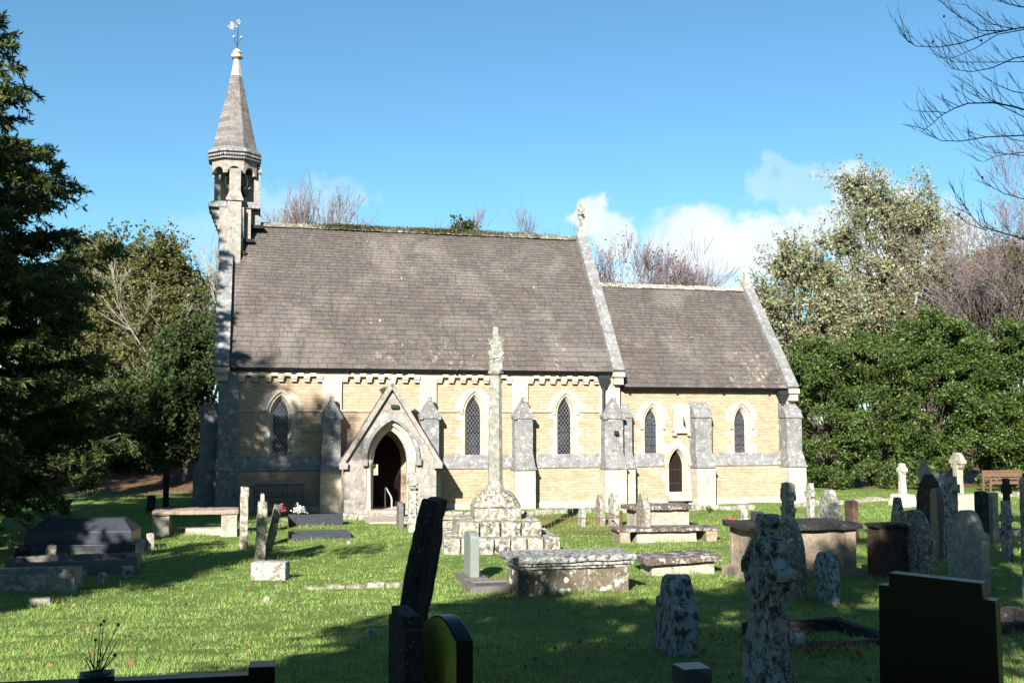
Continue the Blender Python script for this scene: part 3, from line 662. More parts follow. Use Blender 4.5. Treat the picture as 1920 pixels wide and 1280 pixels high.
# front pier
mb = MB(); mb.frustum((-9.82, -9.34, BY - 1.30, BY - .5), (-9.82, -9.34, BY - 1.05, BY - .5), 8.2, 10.95); mb.box(-9.88, -9.28, BY - 1.12, BY - .5, 10.95, 11.05); mb.frustum((-9.86, -9.30, BY - 1.1, BY - .5), (-9.78, -9.38, BY - .95, BY - .5), 11.05, 11.3)
mb.box(-9.78, -9.38, BY - .95, BY - .6, 11.3, 12.15); CP('front_pier', mb, 'pinkgrey', bc)
for (a, b) in ((-10.22, BY), (-8.80, BY), (-9.5, BY + .75)):
    mb = MB(); mb.box(a - .11, a + .11, b - .17, b + .17, 11.0, 12.2); mb.box(a - .15, a + .15, b - .22, b + .22, 12.2, 12.38); CP('pillar', mb, 'pinkgrey', bc)
mb = MB()      # rear screen walls of the lantern
for p, q in (((-10.15, BY + .1), (-9.5, BY + .72)), ((-9.5, BY + .72), (-8.86, BY + .1))):
    d = Vector((q[0] - p[0], q[1] - p[1], 0)).normalized() * 1; nn = Vector((-d.y, d.x, 0)) * .06
    mb.add([(p[0] - nn.x, p[1] - nn.y, 11.0), (q[0] - nn.x, q[1] - nn.y, 11.0), (q[0] + nn.x, q[1] + nn.y, 11.0), (p[0] + nn.x, p[1] + nn.y, 11.0),
            (p[0] - nn.x, p[1] - nn.y, 12.2), (q[0] - nn.x, q[1] - nn.y, 12.2), (q[0] + nn.x, q[1] + nn.y, 12.2), (p[0] + nn.x, p[1] + nn.y, 12.2)],
           [(0, 3, 2, 1), (4, 5, 6, 7), (0, 1, 5, 4), (1, 2, 6, 5), (2, 3, 7, 6), (3, 0, 4, 7)])
CP('screen_wall', mb, 'cream', bc)
# octagonal arcade head with round-headed openings
mb = MB(); R8 = .86; n8 = 8; ang = [math.pi / 8 + i * math.pi / 4 for i in range(8)]
for i in range(8):
    a0, a1 = ang[i], ang[(i + 1) % 8]; p = Vector((BX + .0 + R8 * math.cos(a0), BY + R8 * math.sin(a0), 0)); q = Vector((BX + R8 * math.cos(a1), BY + R8 * math.sin(a1), 0))
    d = q - p; w = d.length; M = Matrix.Translation(p) @ Matrix.Rotation(math.atan2(d.y, d.x), 4, 'Z')
    r = w * .36; o = [(0, 12.02), (w / 2 - r, 12.02)] + [(w / 2 - r * math.cos(t), 12.02 + r * 1.1 * math.sin(t)) for t in [math.pi * k / 8 for k in range(1, 8)]] + [(w / 2 + r, 12.02), (w, 12.02), (w, 12.55), (0, 12.55)]
    loops = [[Vector((x, z, 0)) for x, z in o]]; tr = geometry.tessellate_polygon(loops)
    mb.add([(x, 0, z) for x, z in o], [t for t in tr], M); mb.add([(x, .12, z) for x, z in o], [t for t in tr], M)
    k = len(o); mb.add([(x, 0, z) for x, z in o] + [(x, .12, z) for x, z in o], [(j, (j + 1) % k, k + (j + 1) % k, k + j) for j in range(k)], M)
CP('arcade_head', mb, 'pinkgrey', bc)
for (hx, hy, rr) in ((-9.86, BY - .1, .30), (-9.42, BY - .2, .30), (-9.08, BY + .1, .32)):
    mb = MB(); mb.tube([(hx + (.12 if hx > -9.6 else .12) - .0, hy, 11.75)] and [(hx + (-rr if hx < -9.6 else rr) * math.cos(t) * .6 + .1, hy, 11.85 + rr * math.sin(t)) for t in [math.pi * (-.42 + .84 * k / 12) for k in range(13)]], .022, 6); CP('bell_wheel', mb, 'white_metal' if hx > -9.6 else 'pipe', bc)
mb = MB(); mb.lathe([(.30, 11.35), (.28, 11.42), (.2, 11.6), (.16, 11.8), (.10, 11.92), (.03, 11.97)], -9.5, BY + .15, 14); CP('bell', mb, 'pipe', bc, smooth=50)
mb = MB(); mb.lathe([(.86, 12.50), (1.0, 12.55), (1.0, 12.60), (.93, 12.62), (.93, 12.76), (1.03, 12.80), (1.03, 12.88), (.9, 12.95)], BX, BY, 8, math.pi / 8)
for i in range(8):
    a0, a1 = ang[i], ang[(i + 1) % 8]
    for k in range(8):
        t = (k + .5) / 8; px_, py_ = BX + 1.0 * (math.cos(a0) * (1 - t) + math.cos(a1) * t), BY + 1.0 * (math.sin(a0) * (1 - t) + math.sin(a1) * t)
        am = (a0 + ((a1 - a0) % (2 * math.pi)) / 2); M = Matrix.Translation((px_, py_, 12.69)) @ Matrix.Rotation(am, 4, 'Z') @ Matrix.Rotation(math.pi / 4, 4, 'X')
        mb.box(-.05, .03, -.035, .035, -.035, .035, M)
CP('cornice', mb, 'grey', bc)
mb = MB(); mb.lathe([(.90, 12.95), (.84, 13.1), (.70, 13.7), (.52, 14.5), (.34, 15.3), (.22, 15.85)], BX, BY, 8, math.pi / 8); sp_ = CP('spire', mb, 'spire', bc)
mb = MB(); mb.lathe([(.21, 15.85), (.17, 16.15), (.11, 16.45), (.10, 16.5)], BX, BY, 8, math.pi / 8); mb.lathe([(.10, 16.5), (.20, 16.56), (.22, 16.62), (.15, 16.7), (.19, 16.76), (.12, 16.84), (.06, 16.9)], BX, BY, 10)
for k in range(4):
    t = k * math.pi / 2 + .4; M = Matrix.Translation((BX + .17 * math.cos(t), BY + .17 * math.sin(t), 16.62)); mb.rbox(-.05, .05, -.05, .05, -.05, .05, .04, .015, 9, M=M)
CP('finial', mb, 'cream', bc)
mb = MB(); mb.tube([(BX, BY, 16.85), (BX + .03, BY, 18.0)], [.022, .014], 6)
for sx in (-1, 1): mb.tube([(BX, BY, 17.05), (BX + sx * .07, BY, 17.15), (BX + sx * .11, BY, 17.28)], .012, 5)
vane = CP('weather_vane', mb, 'iron', bc)
mb = MB()
for sx in (-1, 1):
    M = Matrix.Translation((BX + .02 + sx * .13, BY, 17.36)); mb.lathe([(.01, -.06), (.05, -.04), (.065, 0), (.05, .04), (.01, .06)], 0, 0, 8, 0, M)
mb.box(BX + .0, BX + .07, BY - .01, BY + .01, 17.85, 18.05); mb.box(BX - .04, BX + .11, BY - .01, BY + .01, 17.93, 17.98)
# fretted vane blade
for i in range(6):
    for j in range(6):
        if (i - 2.5) ** 2 + (j - 2.5) ** 2 < 8 and (i + j) % 2 == 0 or i in (2, 3): mb.box(BX - .36 + i * .052, BX - .312 + i * .052, BY - .008, BY + .008, 17.62 + j * .052, 17.67 + j * .052)
mb.box(BX - .06, BX + .02, BY - .008, BY + .008, 17.74, 17.79)
CP('vane_blade', mb, 'ridge', bc)
# ------------------------------------------------------------------ ground
def axis(segs):
    out = []
    for a, b, st in segs: out += list(np.arange(a, b, st))
    return np.array(out + [segs[-1][1]])
xs = axis([(-600, -60, 60), (-60, -20, 2.5), (-20, 20, .4), (20, 60, 2.5), (60, 600, 60)])
ys = axis([(-300, -30, 30), (-30, 3, 2.0), (3, 30, .3), (30, 60, .8), (60, 120, 6), (120, 900, 60)])
X, Y = np.meshgrid(xs, ys); Z = gz(X, Y)
rs = np.random.RandomState(1)
near = (np.abs(X) < 20) & (Y > 3) & (Y < 60)
Z = Z + near * rs.normal(size=Z.shape) * .012
V = np.stack([X, Y, Z], -1).reshape(-1, 3); nx_, ny_ = len(xs), len(ys)
i = np.arange(ny_ - 1)[:, None] * nx_ + np.arange(nx_ - 1)[None]
Fq = np.stack([i, i + 1, i + 1 + nx_, i + nx_], -1).reshape(-1, 4)
me = bpy.data.meshes.new('ground'); me.from_pydata(V.tolist(), [], Fq.tolist()); me.polygons.foreach_set('use_smooth', [True] * len(me.polygons))
ground = bpy.data.objects.new('ground', me); COL.objects.link(ground); tag(ground, 'grassy churchyard ground sloping gently down to the church', 'ground', kind='structure')
m = NT('churchyard_turf', .95, .1)
c = m.mix(m.mr(m.noise(.8, 6, .7, m.obj), .35, .65), (.13, .20, .045), (.19, .26, .065))
c = m.mix(m.mr(m.noise(3.5, 6, .75, m.obj), .60, .72, 0, .7), c, (.10, .085, .03))
sp = m.n('ShaderNodeSeparateXYZ'); m.l(m.obj, sp.inputs[0])
lit = m.math('MULTIPLY', m.mr(m.math('ADD', sp.outputs[1], m.math('MULTIPLY', m.noise(.6, 4, .6, m.obj), 5.0)), 45.0, 47.0), m.mr(m.math('ADD', sp.outputs[0], m.math('MULTIPLY', m.noise(.5, 3, .5, m.obj), 4)), -6.5, -8.5))
lit2 = m.mr(m.math('ADD', sp.outputs[1], m.math('MULTIPLY', m.noise(.5, 4, .6, m.obj), 4.0)), 49.5, 51.0)
lc = m.ramp(m.noise(9, 7, .8, m.obj), [(.3, (.05, .03, .018)), (.5, (.17, .10, .055)), (.7, (.30, .20, .12))])
c = m.mix(m.math('MAXIMUM', lit, lit2), c, lc)
m.color(c); m.bump(m.noise(12, 7, .8, m.obj), 1.0, .06); me.materials.append(m.m)
# kerb of rough stones bounding the strip of lawn along the church, and a worn slab path to the porch
KP = [(500, 976), (620, 974), (720, 972), (870, 969), (1000, 965), (1180, 960), (1380, 955), (1480, 951), (1600, 942), (1700, 938), (1800, 934), (1900, 930), (1960, 927)]
KG = [G(*p) for p in KP]; rnd = random.Random(4); mb = MB()
for a, b in zip(KG[:-1], KG[1:]):
    L = (b - a).length; k = max(1, int(L / .62)); d = (b - a) / k; an = math.atan2(d.y, d.x)
    for q in range(k):
        p = a + d * q; M = Matrix.Translation((p.x, p.y, float(gz(p.x, p.y)) - .1)) @ Matrix.Rotation(an, 4, 'Z')
        if rnd.random() < .07: continue
        mb.rbox(.02, d.length - .02, -.11, .11, 0, .24 + rnd.uniform(-.04, .05), .12, .035, 4, seed=q + a.x, M=M, rnd=.02)
MT['kerbstone'] = lichen('kerbstone', (.28, .26, .21), (.22, .20, .16), (.50, .49, .43), .5, (.08, .075, .06), .40, 3, moss=(.07, .10, .03), mamt=.35)
o = mb.build('kerb', MT['kerbstone'], smooth=40); tag(o, 'low kerb of rough pale stones edging the lawn strip before the church', 'kerb', kind='structure')
MT['paving'] = ashlar('worn_paving', (.46, .38, .33), (.38, .32, .28), (.2, .2, .14), .5, .4, (.24, .22, .18), .4)
mb = MB(); mb.box(PC - 1.0, PC + .9, -4.9, -1.9, -.3, .085); mb.box(PC - .75, PC + .75, -2.45, -1.8, .0, .20)
o = mb.build('path', MT['paving']); o.location = (0, CY, 0); o.rotation_euler = (0, 0, CA); tag(o, 'short worn slab path with a step at the porch', 'path', kind='structure')
# ------------------------------------------------------------------ grass
def clear_mask(x, y):
    s = x * math.cos(CA) + (y - CY) * math.sin(CA); n = -x * math.sin(CA) + (y - CY) * math.cos(CA)
    inside = (s > SW - .5) & (s < CE + .4) & (n > -.3)
    por = (s > PX0 - .1) & (s < PX1 + .1) & (n > -2.6)
    pav = (np.abs(s - PC) < .95) & (n > -4.9)
    litter = (y > 46.5) & (x < -9)
    return ~(inside | por | pav | litter)
rs = np.random.RandomState(11)
def grass(n, y0, y1, h, w, pw, name, label, seed):
    rs = np.random.RandomState(seed); u = rs.rand(n)
    e = 1 - pw; y = (y0 ** e + u * (y1 ** e - y0 ** e)) ** (1 / e)
    x = (rs.rand(n) * 2 - 1) * (.52 * y + .5)
    k = clear_mask(x, y)
    # tufts: thin out by smooth noise
    t = np.sin(x * 5.1 + 2 * np.sin(y * 3.7)) * np.sin(y * 4.3 + 2 * np.sin(x * 4.4)); k &= rs.rand(n) < .72 + .28 * t
    x, y = x[k], y[k]; n = len(x); t = t[k]
    z = gz(x, y) - .005; hh = h * rs.uniform(.45, 1.25, n) * (1 + .35 * t) * (1 + .012 * y); hh[rs.rand(n) < .01] *= 2.0
    ww = w * rs.uniform(.6, 1.4, n) * (1 + .06 * y); a = rs.rand(n) * 2 * np.pi; la = rs.rand(n) * 2 * np.pi; ln = hh * rs.uniform(.15, 1.0, n)
    v = np.empty((n, 3, 3)); dx, dy = np.cos(a) * ww / 2, np.sin(a) * ww / 2
    v[:, 0] = np.stack([x - dx, y - dy, z], 1); v[:, 1] = np.stack([x + dx, y + dy, z], 1); v[:, 2] = np.stack([x + np.cos(la) * ln, y + np.sin(la) * ln, z + hh * np.sqrt(np.clip(1 - (ln / hh) ** 2 * .6, .1, 1))], 1)
    me = bpy.data.meshes.new(name); me.vertices.add(n * 3); me.vertices.foreach_set('co', v.reshape(-1)); me.loops.add(n * 3); me.loops.foreach_set('vertex_index', np.arange(n * 3))
    me.polygons.add(n); me.polygons.foreach_set('loop_start', np.arange(n) * 3); me.update(calc_edges=True); me.validate()
    o = bpy.data.objects.new(name, me); COL.objects.link(o); me.materials.append(MT['grass']); tag(o, label, 'grass', kind='stuff'); return o
MT['grass'] = foliage('grass_blades', [(.20, .36, .07), (.35, .52, .12), (.44, .60, .17), (.27, .45, .09), (.52, .56, .26)], .4, .6, .25)
grass(430000, 6.5, 45, .042, .0034, .85, 'grass', 'short green grass covering the churchyard lawn', 21)
# fallen leaves
rs = np.random.RandomState(5); n = 1500
y = 7 * (38 / 7) ** rs.rand(n); x = (rs.rand(n) * 2 - 1) * .52 * y; x = np.where(rs.rand(n) < .45, np.abs(x), x)
k = clear_mask(x, y); x, y = x[k], y[k]
P = np.stack([x, y, gz(x, y) + .03 + rs.rand(len(x)) * .02], 1)
MT['leaf_litter'] = foliage('fallen_leaves', [(.20, .10, .04), (.28, .19, .09), (.16, .08, .03), (.34, .27, .15), (.22, .09, .03)], .2)
me = leaf_mesh(P, .05, rs, .75); o = bpy.data.objects.new('fallen_leaves', me); COL.objects.link(o); me.materials.append(MT['leaf_litter']); tag(o, 'brown autumn leaves scattered over the grass', 'leaves', kind='stuff')
def patch(px, py, rx, ry, n, seed):
    global _p
    rs = np.random.RandomState(seed); g = G(px, py); x = g.x + rs.normal(size=n) * rx; y = g.y + rs.normal(size=n) * ry
    return np.stack([x, y, gz(x, y) + .02 + rs.rand(n) * .04], 1)
P = np.concatenate([patch(1500, 1215, .30, .35, 160, 1), patch(1560, 1220, .2, .3, 90, 2), patch(1880, 1160, .3, .5, 120, 3), patch(1400, 1200, .3, .3, 60, 4), patch(480, 1100, .4, .3, 12, 6)])
MT['russet'] = foliage('russet_leaves', [(.32, .08, .02), (.26, .11, .04), (.38, .16, .06), (.18, .07, .03)], .2)
me = leaf_mesh(P, .05, rs, .75); o = bpy.data.objects.new('leaf_drift', me); COL.objects.link(o); me.materials.append(MT['russet']); tag(o, 'rust-red leaves drifted around the front graves', 'leaves', kind='stuff')
# ------------------------------------------------------------------ stone kinds
MT['slabdark'] = lichen('dark_slate_stone', (.035, .033, .034), (.022, .021, .022), (.26, .27, .28), .40, (.008, .008, .009), .42, 9)
MT['lich_blue'] = lichen('blue_grey_lichened_stone', (.085, .065, .055), (.05, .04, .035), (.50, .51, .52), .55, (.018, .016, .014), .38, 6.0)
MT['lich_white'] = lichen('white_lichened_stone', (.22, .20, .16), (.16, .14, .115), (.60, .60, .57), .54, (.06, .055, .05), .38, 5, spots=.3)
MT['lich_mix'] = lichen('brown_stone_with_pale_lichen', (.26, .22, .17), (.18, .15, .12), (.66, .66, .60), .46, (.045, .04, .035), .42, 6, spots=.25)
MT['limestone'] = lichen('pale_limestone', (.40, .375, .31), (.33, .30, .245), (.55, .54, .49), .42, (.13, .12, .10), .38, 3, moss=(.16, .17, .07), mamt=.32)
MT['slabtop'] = lichen('brown_slab_with_white_lichen', (.13, .095, .08), (.09, .07, .06), (.62, .63, .66), .46, (.04, .033, .028), .40, 3.2)
MT['redbrown'] = lichen('red_brown_sandstone', (.11, .065, .05), (.075, .05, .04), (.2, .16, .13), .30, (.03, .022, .02), .42, 4)
MT['pinkstone'] = lichen('pinkish_weathered_sandstone', (.34, .275, .215), (.27, .215, .17), (.48, .45, .38), .40, (.10, .08, .07), .34, 3, moss=(.24, .25, .12), mamt=.42)
def granite(name, a, b, rough=.35):
    m = NT(name, rough, .22); m.color(m.mix(m.mr(m.noise(90, 2, .5), .42, .58), m.mix(m.mr(m.noise(3, 3, .5), .35, .65), a, tuple(x * 1.25 for x in a)), b)); m.bump(m.noise(70, 2), .05, .002); return m.m
MT['blackgranite'] = granite('polished_black_granite', (.003, .003, .0035), (.005, .005, .006), .3)
MT['greygranite'] = granite('grey_granite', (.13, .15, .135), (.25, .28, .26), .55)
MT['bluegranite'] = granite('blue_grey_granite', (.026, .029, .038), (.055, .062, .078), .35)
MT['browngranite'] = granite('brown_grey_granite', (.10, .09, .085), (.16, .145, .135), .5)
MT['rust'] = lichen('rusted_iron', (.19, .09, .05), (.11, .055, .035), (.3, .17, .10), .35, (.04, .025, .02), .35, 12)
MT['wood'] = plain('weathered_bench_wood', (.12, .115, .105), .85, .2, 0, .3)
MT['redwood'] = plain('reddish_bench_wood', (.15, .085, .06), .8, .2, 0, .3)
MT['yellowed'] = (lambda m: (m.color(m.mix(m.mr(m.noise(2.5, 5, .6, stretch=(1, 1, .3)), .35, .65), (.40, .42, .06), (.20, .23, .05))), m.bump(m.noise(40, 3), .1, .004), m.m)[2])(NT('algae_stained_granite', .6, .4))
# ------------------------------------------------------------------ gravestones
def halfw(kind, f, w, H):
    # half width at relative height f
    h = w / 2; z = f * H
    if kind == 'flat': return h
    if kind == 'round':
        q = H - h * .98
        return h if z < q else h * math.sqrt(max(0, 1 - ((z - q) / (H - q)) ** 2))
    if kind == 'low':
        q = H - h * .35
        return h if z < q else h * math.sqrt(max(0, 1 - ((z - q) / (H - q)) ** 2))
    if kind == 'point':
        q = H - h * 1.7
        if z < q: return h
        t = (z - q) / (H - q); return h * max(0, math.cos(t * math.pi / 2) ** .8)
    if kind == 'shoulder':
        q = H - h * .75
        if z < q - .02: return h
        if z < q: return h
        t = (z - q) / (H - q); return h * .72 * math.sqrt(max(0, 1 - t * t))
    if kind == 'celtic': return float(np.interp(f, (0, .15, .49, .595, .655, .69, .735, .77, .84, .89, .93, .95, 1), (.28, .27, .17, .19, .22, .31, .31, .205, .16, .055, .045, .075, .06)))
    if kind == 'wedge':
        return h * (1 - .75 * max(0, (f - .15) / .85) ** 1.6)
    if kind == 'knob':
        if f < .62: return h * (1 - .18 * f)
        if f < .74: return h * (.55 - .2 * math.sin((f - .62) / .12 * math.pi))
        t = (f - .74) / .26; return h * .62 * math.sqrt(max(0, 1 - (2 * t - 1) ** 2 * .98)) + .01
    return h
def slab(kind, w, H, t, amp=.012, nx=8, nz=22, sink=.25, seed=0, bev=.012, parent=None, name='gravestone', mat='lich_mix', smooth=40):
    zs = [-sink] + [H * (1 - (1 - k / nz) ** 1.6) for k in range(0, nz + 1)]
    rows = []
    for z in zs: rows.append((z, max(halfw(kind, max(0, z / H), w, H), .004)))
    V = []; F = []; lay = [(-t / 2, bev), (-t / 2 + bev, 0), (t / 2 - bev, 0), (t / 2, bev)]
    for (y, ins) in lay:
        for z, h in rows:
            hh = max(h - ins, .003); zz = min(z, H - ins)
            for i in range(nx + 1):
                p = Vector((-hh + 2 * hh * i / nx, y, zz)); q = p * 3.2 + Vector((seed * 5.1, seed * 2.3, seed))
                V.append(p + amp * (mnoise.noise_vector(q) + .5 * mnoise.noise_vector(q * 3)))
    m_ = nx + 1; S = len(rows) * m_; idx = lambda l, k, i: l * S + k * m_ + i
    for k in range(len(rows) - 1):
        for i in range(nx):
            F.append((idx(0, k, i), idx(0, k, i + 1), idx(0, k + 1, i + 1), idx(0, k + 1, i))); F.append((idx(3, k, i), idx(3, k + 1, i), idx(3, k + 1, i + 1), idx(3, k, i + 1)))
        for l in range(3):
            F.append((idx(l, k, 0), idx(l, k + 1, 0), idx(l + 1, k + 1, 0), idx(l + 1, k, 0))); F.append((idx(l, k, nx), idx(l + 1, k, nx), idx(l + 1, k + 1, nx), idx(l, k + 1, nx)))
    for l in range(3):
        for i in range(nx): F.append((idx(l, len(rows) - 1, i), idx(l, len(rows) - 1, i + 1), idx(l + 1, len(rows) - 1, i + 1), idx(l + 1, len(rows) - 1, i)))
    mb = MB(); mb.add(V, F); return mb.build(name, MT[mat], parent, smooth=smooth)
UYAW = 104.1
BASES = []
def spot(px, pyb, Y=None):
    q = _spot(px, pyb, Y); BASES.append((q.x, q.y)); return q
def _spot(px, pyb, Y=None):
    if Y is None: return G(px, pyb)
    p = at(px, 700, Y); return Vector((p.x, Y, float(gz(p.x, Y))))
def fit(x0, x1, ytop, ybase, yaw, t, Y=None, w=None):
    p = spot((x0 + x1) / 2, ybase, Y); H = at((x0 + x1) / 2, ytop, p.y).z - p.z
    vis = (x1 - x0) * p.y / FPX * math.sqrt(1 + 0 * p.x); a = R(yaw); vd = math.atan2(p.x, p.y)
    rt = Vector((math.cos(vd), -math.sin(vd)))      # image-right direction there
    ca = abs(math.cos(a) * rt.x + math.sin(a) * rt.y); cb = abs(-math.sin(a) * rt.x + math.cos(a) * rt.y)
    vis = (x1 - x0) * p.y / FPX * math.cos(vd)
    if w is None: w = max(.18, (vis - t * cb) / max(ca, .1))
    return p, H, w
def stone(x0, x1, yt, yb, label, kind='round', mat='lich_mix', yaw=UYAW, t=.11, Y=None, w=None, lean=(0, 0), seed=None, amp=.012, cat='gravestone', name='gravestone', group=None):
    p, H, w = fit(x0, x1, yt, yb, yaw, t, Y, w)
    o = slab(kind, w, H, t, amp=amp, seed=seed if seed is not None else x0 * .37, name=name, mat=mat)
    o.location = p; o.rotation_euler = (R(lean[0]), R(lean[1]), R(yaw)); tag(o, label, cat, group)
    o.matrix_world = Matrix.Translation(p) @ Matrix.Rotation(R(lean[1]), 4, 'Y') @ Matrix.Rotation(R(yaw), 4, 'Z') @ Matrix.Rotation(R(lean[0]), 4, 'X'); return o
MT['lich_edge'] = lichen('mossy_lichened_edge_stone', (.26, .23, .17), (.20, .17, .12), (.62, .62, .56), .50, (.06, .05, .04), .36, 5, moss=(.16, .16, .05), mamt=.4)
GG = 'headstones standing among the right-hand graves'
# left of the porch, seen edge on
o = stone(447, 466, 912, 1027, 'tall narrow lichened headstone seen edge on, right of the pale table tomb', 'shoulder', 'lich_edge', t=.17, w=.55, amp=.02)
o = stone(476, 498, 940, 1052, 'mossy upright headstone seen edge on behind the small lichened block', 'round', 'lich_edge', t=.19, w=.55, lean=(0, 2), amp=.02)
o = stone(500, 522, 946, 1045, 'white lichened headstone leaning right beside pink flowers', 'flat', 'lich_mix', t=.15, w=.5, lean=(0, 12), amp=.02); o.location.x -= .13
o = stone(484, 498, 926, 1000, 'thin grey headstone just behind the two leaning stones', 'flat', 'limestone', t=.10, w=.5, amp=.01)
# lichen block
p = G(507, 1085); mb = MB(); mb.rbox(-.32, .32, -.16, .16, -.15, .32, .08, .02, 4, rnd=.015); o = mb.build('stone_block', MT['lich_white'], smooth=40); o.location = p; o.rotation_euler = (0, 0, R(-6)); tag(o, 'small square block covered in white lichen on the lawn', 'stone block')
# carved wheel cross seen edge on
def cross(p, H, w, mat, yaw, label, wheel=True, lean=(0, 0), shaft=(.22, .15), t=.13, armz=.80, group=None, rough=.010, base=None, armh=.13, name='stone_cross', knobs=False, ring=.55, solid=False):
    o = MB(); sd = abs(p.x * 3.1) % 9; a = armz * H; b, c = shaft
    z0 = -.25 if not base else base[2]
    o.rbox(-b / 2, b / 2, -t / 2, t / 2, z0, H, .08, rough, 5, top=(c / b, .9), seed=sd, rnd=.006)
    o.rbox(-w / 2, w / 2, -t * .47, t * .47, a - armh / 2, a + armh / 2, .07, rough, 5, seed=sd + 1, rnd=.006)
    if wheel:
        r1, r0 = w * .5 * .86, w * .5 * ring; N = 28; P = []
        for k in range(N):
            th = 2 * math.pi * k / N; cs, sn = math.cos(th), math.sin(th)
            for rr, yy in ((r1, -t * .36), (r0 if not solid else .02, -t * .36), (r0 if not solid else .02, t * .36), (r1, t * .36)): P.append((rr * cs, yy, a + rr * sn))
        F = [(4 * k + j, 4 * k + (j + 1) % 4, 4 * ((k + 1) % N) + (j + 1) % 4, 4 * ((k + 1) % N) + j) for k in range(N) for j in range(4)]
        o.add(P, F)
    if knobs:
        for k in range(9): o.rbox(-.05, .05, -t / 2 - .05, -t / 2 + .02, .15 + k * H * .085, .15 + k * H * .085 + .07, .05, .015, 9, seed=k)
    top = o.build(name, MT[mat], smooth=42)
    top.location = p; top.rotation_euler = (R(lean[0]), R(lean[1]), R(yaw)); tag(top, label, 'cross', group)
    if base:
        q = MB(); q.rbox(-base[0] / 2, base[0] / 2, -base[1] / 2, base[1] / 2, -.2, base[2], .15, rough, 4, top=(.72, .72), seed=sd, rnd=.006); q.build('pedestal', MT[mat], top, smooth=40)
    return top
p = G(772, 996); cross(p, at(772, 885, p.y).z - p.z, .56, 'lich_white', UYAW, 'tall carved cross seen edge on in front of the porch', shaft=(.30, .2), t=.22, armz=.82, knobs=True)
stone(743, 757, 940, 990, 'small dark headstone seen edge on beside the tall carved cross', 'round', 'browngranite', t=.14, w=.5, amp=.003)
stone(752, 762, 943, 972, 'thin black grave marker close behind the carved cross', 'flat', 'blackgranite', t=.05, w=.3, amp=.0)
# leaning black slab in the foreground
p = spot(786, 1200, 10.3); H = at(800, 932, 10.3).z - p.z
o = slab('flat', .52, H + .06, .165, amp=.03, nz=26, name='leaning_slab', mat='slabdark', seed=3, bev=.02); o.location = p + Vector((-.10, 0, -.03)); o.rotation_euler = (0, 0, 0)
o.matrix_world = Matrix.Translation(p + Vector((-.12, 0, -.05))) @ Matrix.Rotation(R(10.0), 4, 'Y') @ Matrix.Rotation(R(80), 4, 'Z')
tag(o, 'thick black weathered slab leaning to the right in the front middle', 'gravestone')
# stepped dark headstone at the very front and green stained one beside it
def front_stone(x0, x1, yt, Y, W_, T_, yaw, kind, mat, label, H=None):
    p = at((x0 + x1) / 2, 700, Y); g = float(gz(p.x, Y)); H = at(x0, yt, Y).z - g; mb = MB()
    return p.x, g, H
g = float(gz(-.7, 6.6)); H = at(765, 1152, 6.45).z - g
mb = MB(); mb.prism([(-.30, -.3), (.30, -.3), (.30, H - .07), (.20, H - .07), (.20, H), (-.20, H), (-.20, H - .07), (-.30, H - .07)], -.055, .055)
o = mb.build('headstone', MT['slabdark'], bevel=.006); o.location = (-.655, 6.6, g); o.rotation_euler = (0, 0, R(106)); tag(o, 'dark headstone with stepped shoulders, cut off at the bottom edge', 'gravestone')
H = at(830, 1158, 6.45).z - g; pts = [(-.30, -.3), (.30, -.3), (.30, H - .10)] + [(.30 - .60 * k / 14, H - .10 + .10 * math.sin(math.pi * k / 14)) for k in range(1, 14)] + [(-.30, H - .10)]
mb = MB(); mb.prism(pts, -.05, .05); o = mb.build('headstone', MT['blackgranite'], bevel=.005); tag(o, 'headstone with yellow-green stained face and polished curved top at the front', 'gravestone')
o.location = (-.395, 6.55, g); o.rotation_euler = (0, 0, R(114))
mb = MB(); mb.prism([(x * .96, min(z, H) - .012) for x, z in pts], .051, .054); mb.build('stained_face', MT['yellowed'], o)
# ------------------------------------------------------------------ churchyard cross
MT['cross'] = lichen('pale_grey_cross_stone', (.27, .265, .235), (.20, .195, .17), (.46, .47, .43), .48, (.075, .07, .055), .40, 4, moss=(.16, .17, .09), mamt=.34)
cc = G(945, 1040); cy = cc.y + 1.35; cx = at(929, 900, cy).x; gzc = float(gz(cx, cy)) - .03
yc = empty('churchyard_cross', (cx, cy, gzc), R(8)); tag(yc, 'tall churchyard cross shaft on a domed socket and two stone steps', 'cross')
st1 = at(930, 1008, cy - 1.3).z - gzc; st2 = at(930, 977, cy - .9).z - gzc; sk = at(930, 919, cy).z - gzc
rnd = random.Random(2)
def step_course(w, z0, z1, n, seed, name):
    mb = MB()
    for sy in (-1, 1):
        x = -w / 2
        for k in range(n):
            ww = w / n; mb.rbox(x + .01, x + ww - .01, min(sy * w / 2, sy * (w / 2 - .45)), max(sy * w / 2, sy * (w / 2 - .45)), z0, z1 + rnd.uniform(-.012, .012), .12, .016, 3.5, seed=seed + k, rnd=.012); x += ww
    for sx in (-1, 1):
        for k in range(n - 1): ww = (w - .9) / (n - 1); y = -w / 2 + .45 + k * ww; mb.rbox(min(sx * w / 2, sx * (w / 2 - .45)), max(sx * w / 2, sx * (w / 2 - .45)), y + .01, y + ww - .01, z0, z1 + rnd.uniform(-.012, .012), .12, .016, 3.5, seed=seed + 9 + k, rnd=.012)
    mb.box(-w / 2 + .4, w / 2 - .4, -w / 2 + .4, w / 2 - .4, z0, z1 - .02); return mb.build(name, MT['lich_white2'], yc, smooth=40)
MT['lich_white2'] = lichen('cross_step_stone', (.26, .235, .18), (.18, .16, .125), (.58, .57, .53), .51, (.045, .04, .03), .46, 5, moss=(.11, .11, .035), mamt=.40)
step_course(2.62, -.3, st1, 7, 1, 'step'); step_course(1.9, st1 - .02, st2, 4, 5, 'step')
mb = MB(); mb.rbox(-.55, .55, -.55, .55, st2 - .03, st2 + (sk - st2) * .45, .12, .03, 3, rnd=.02)
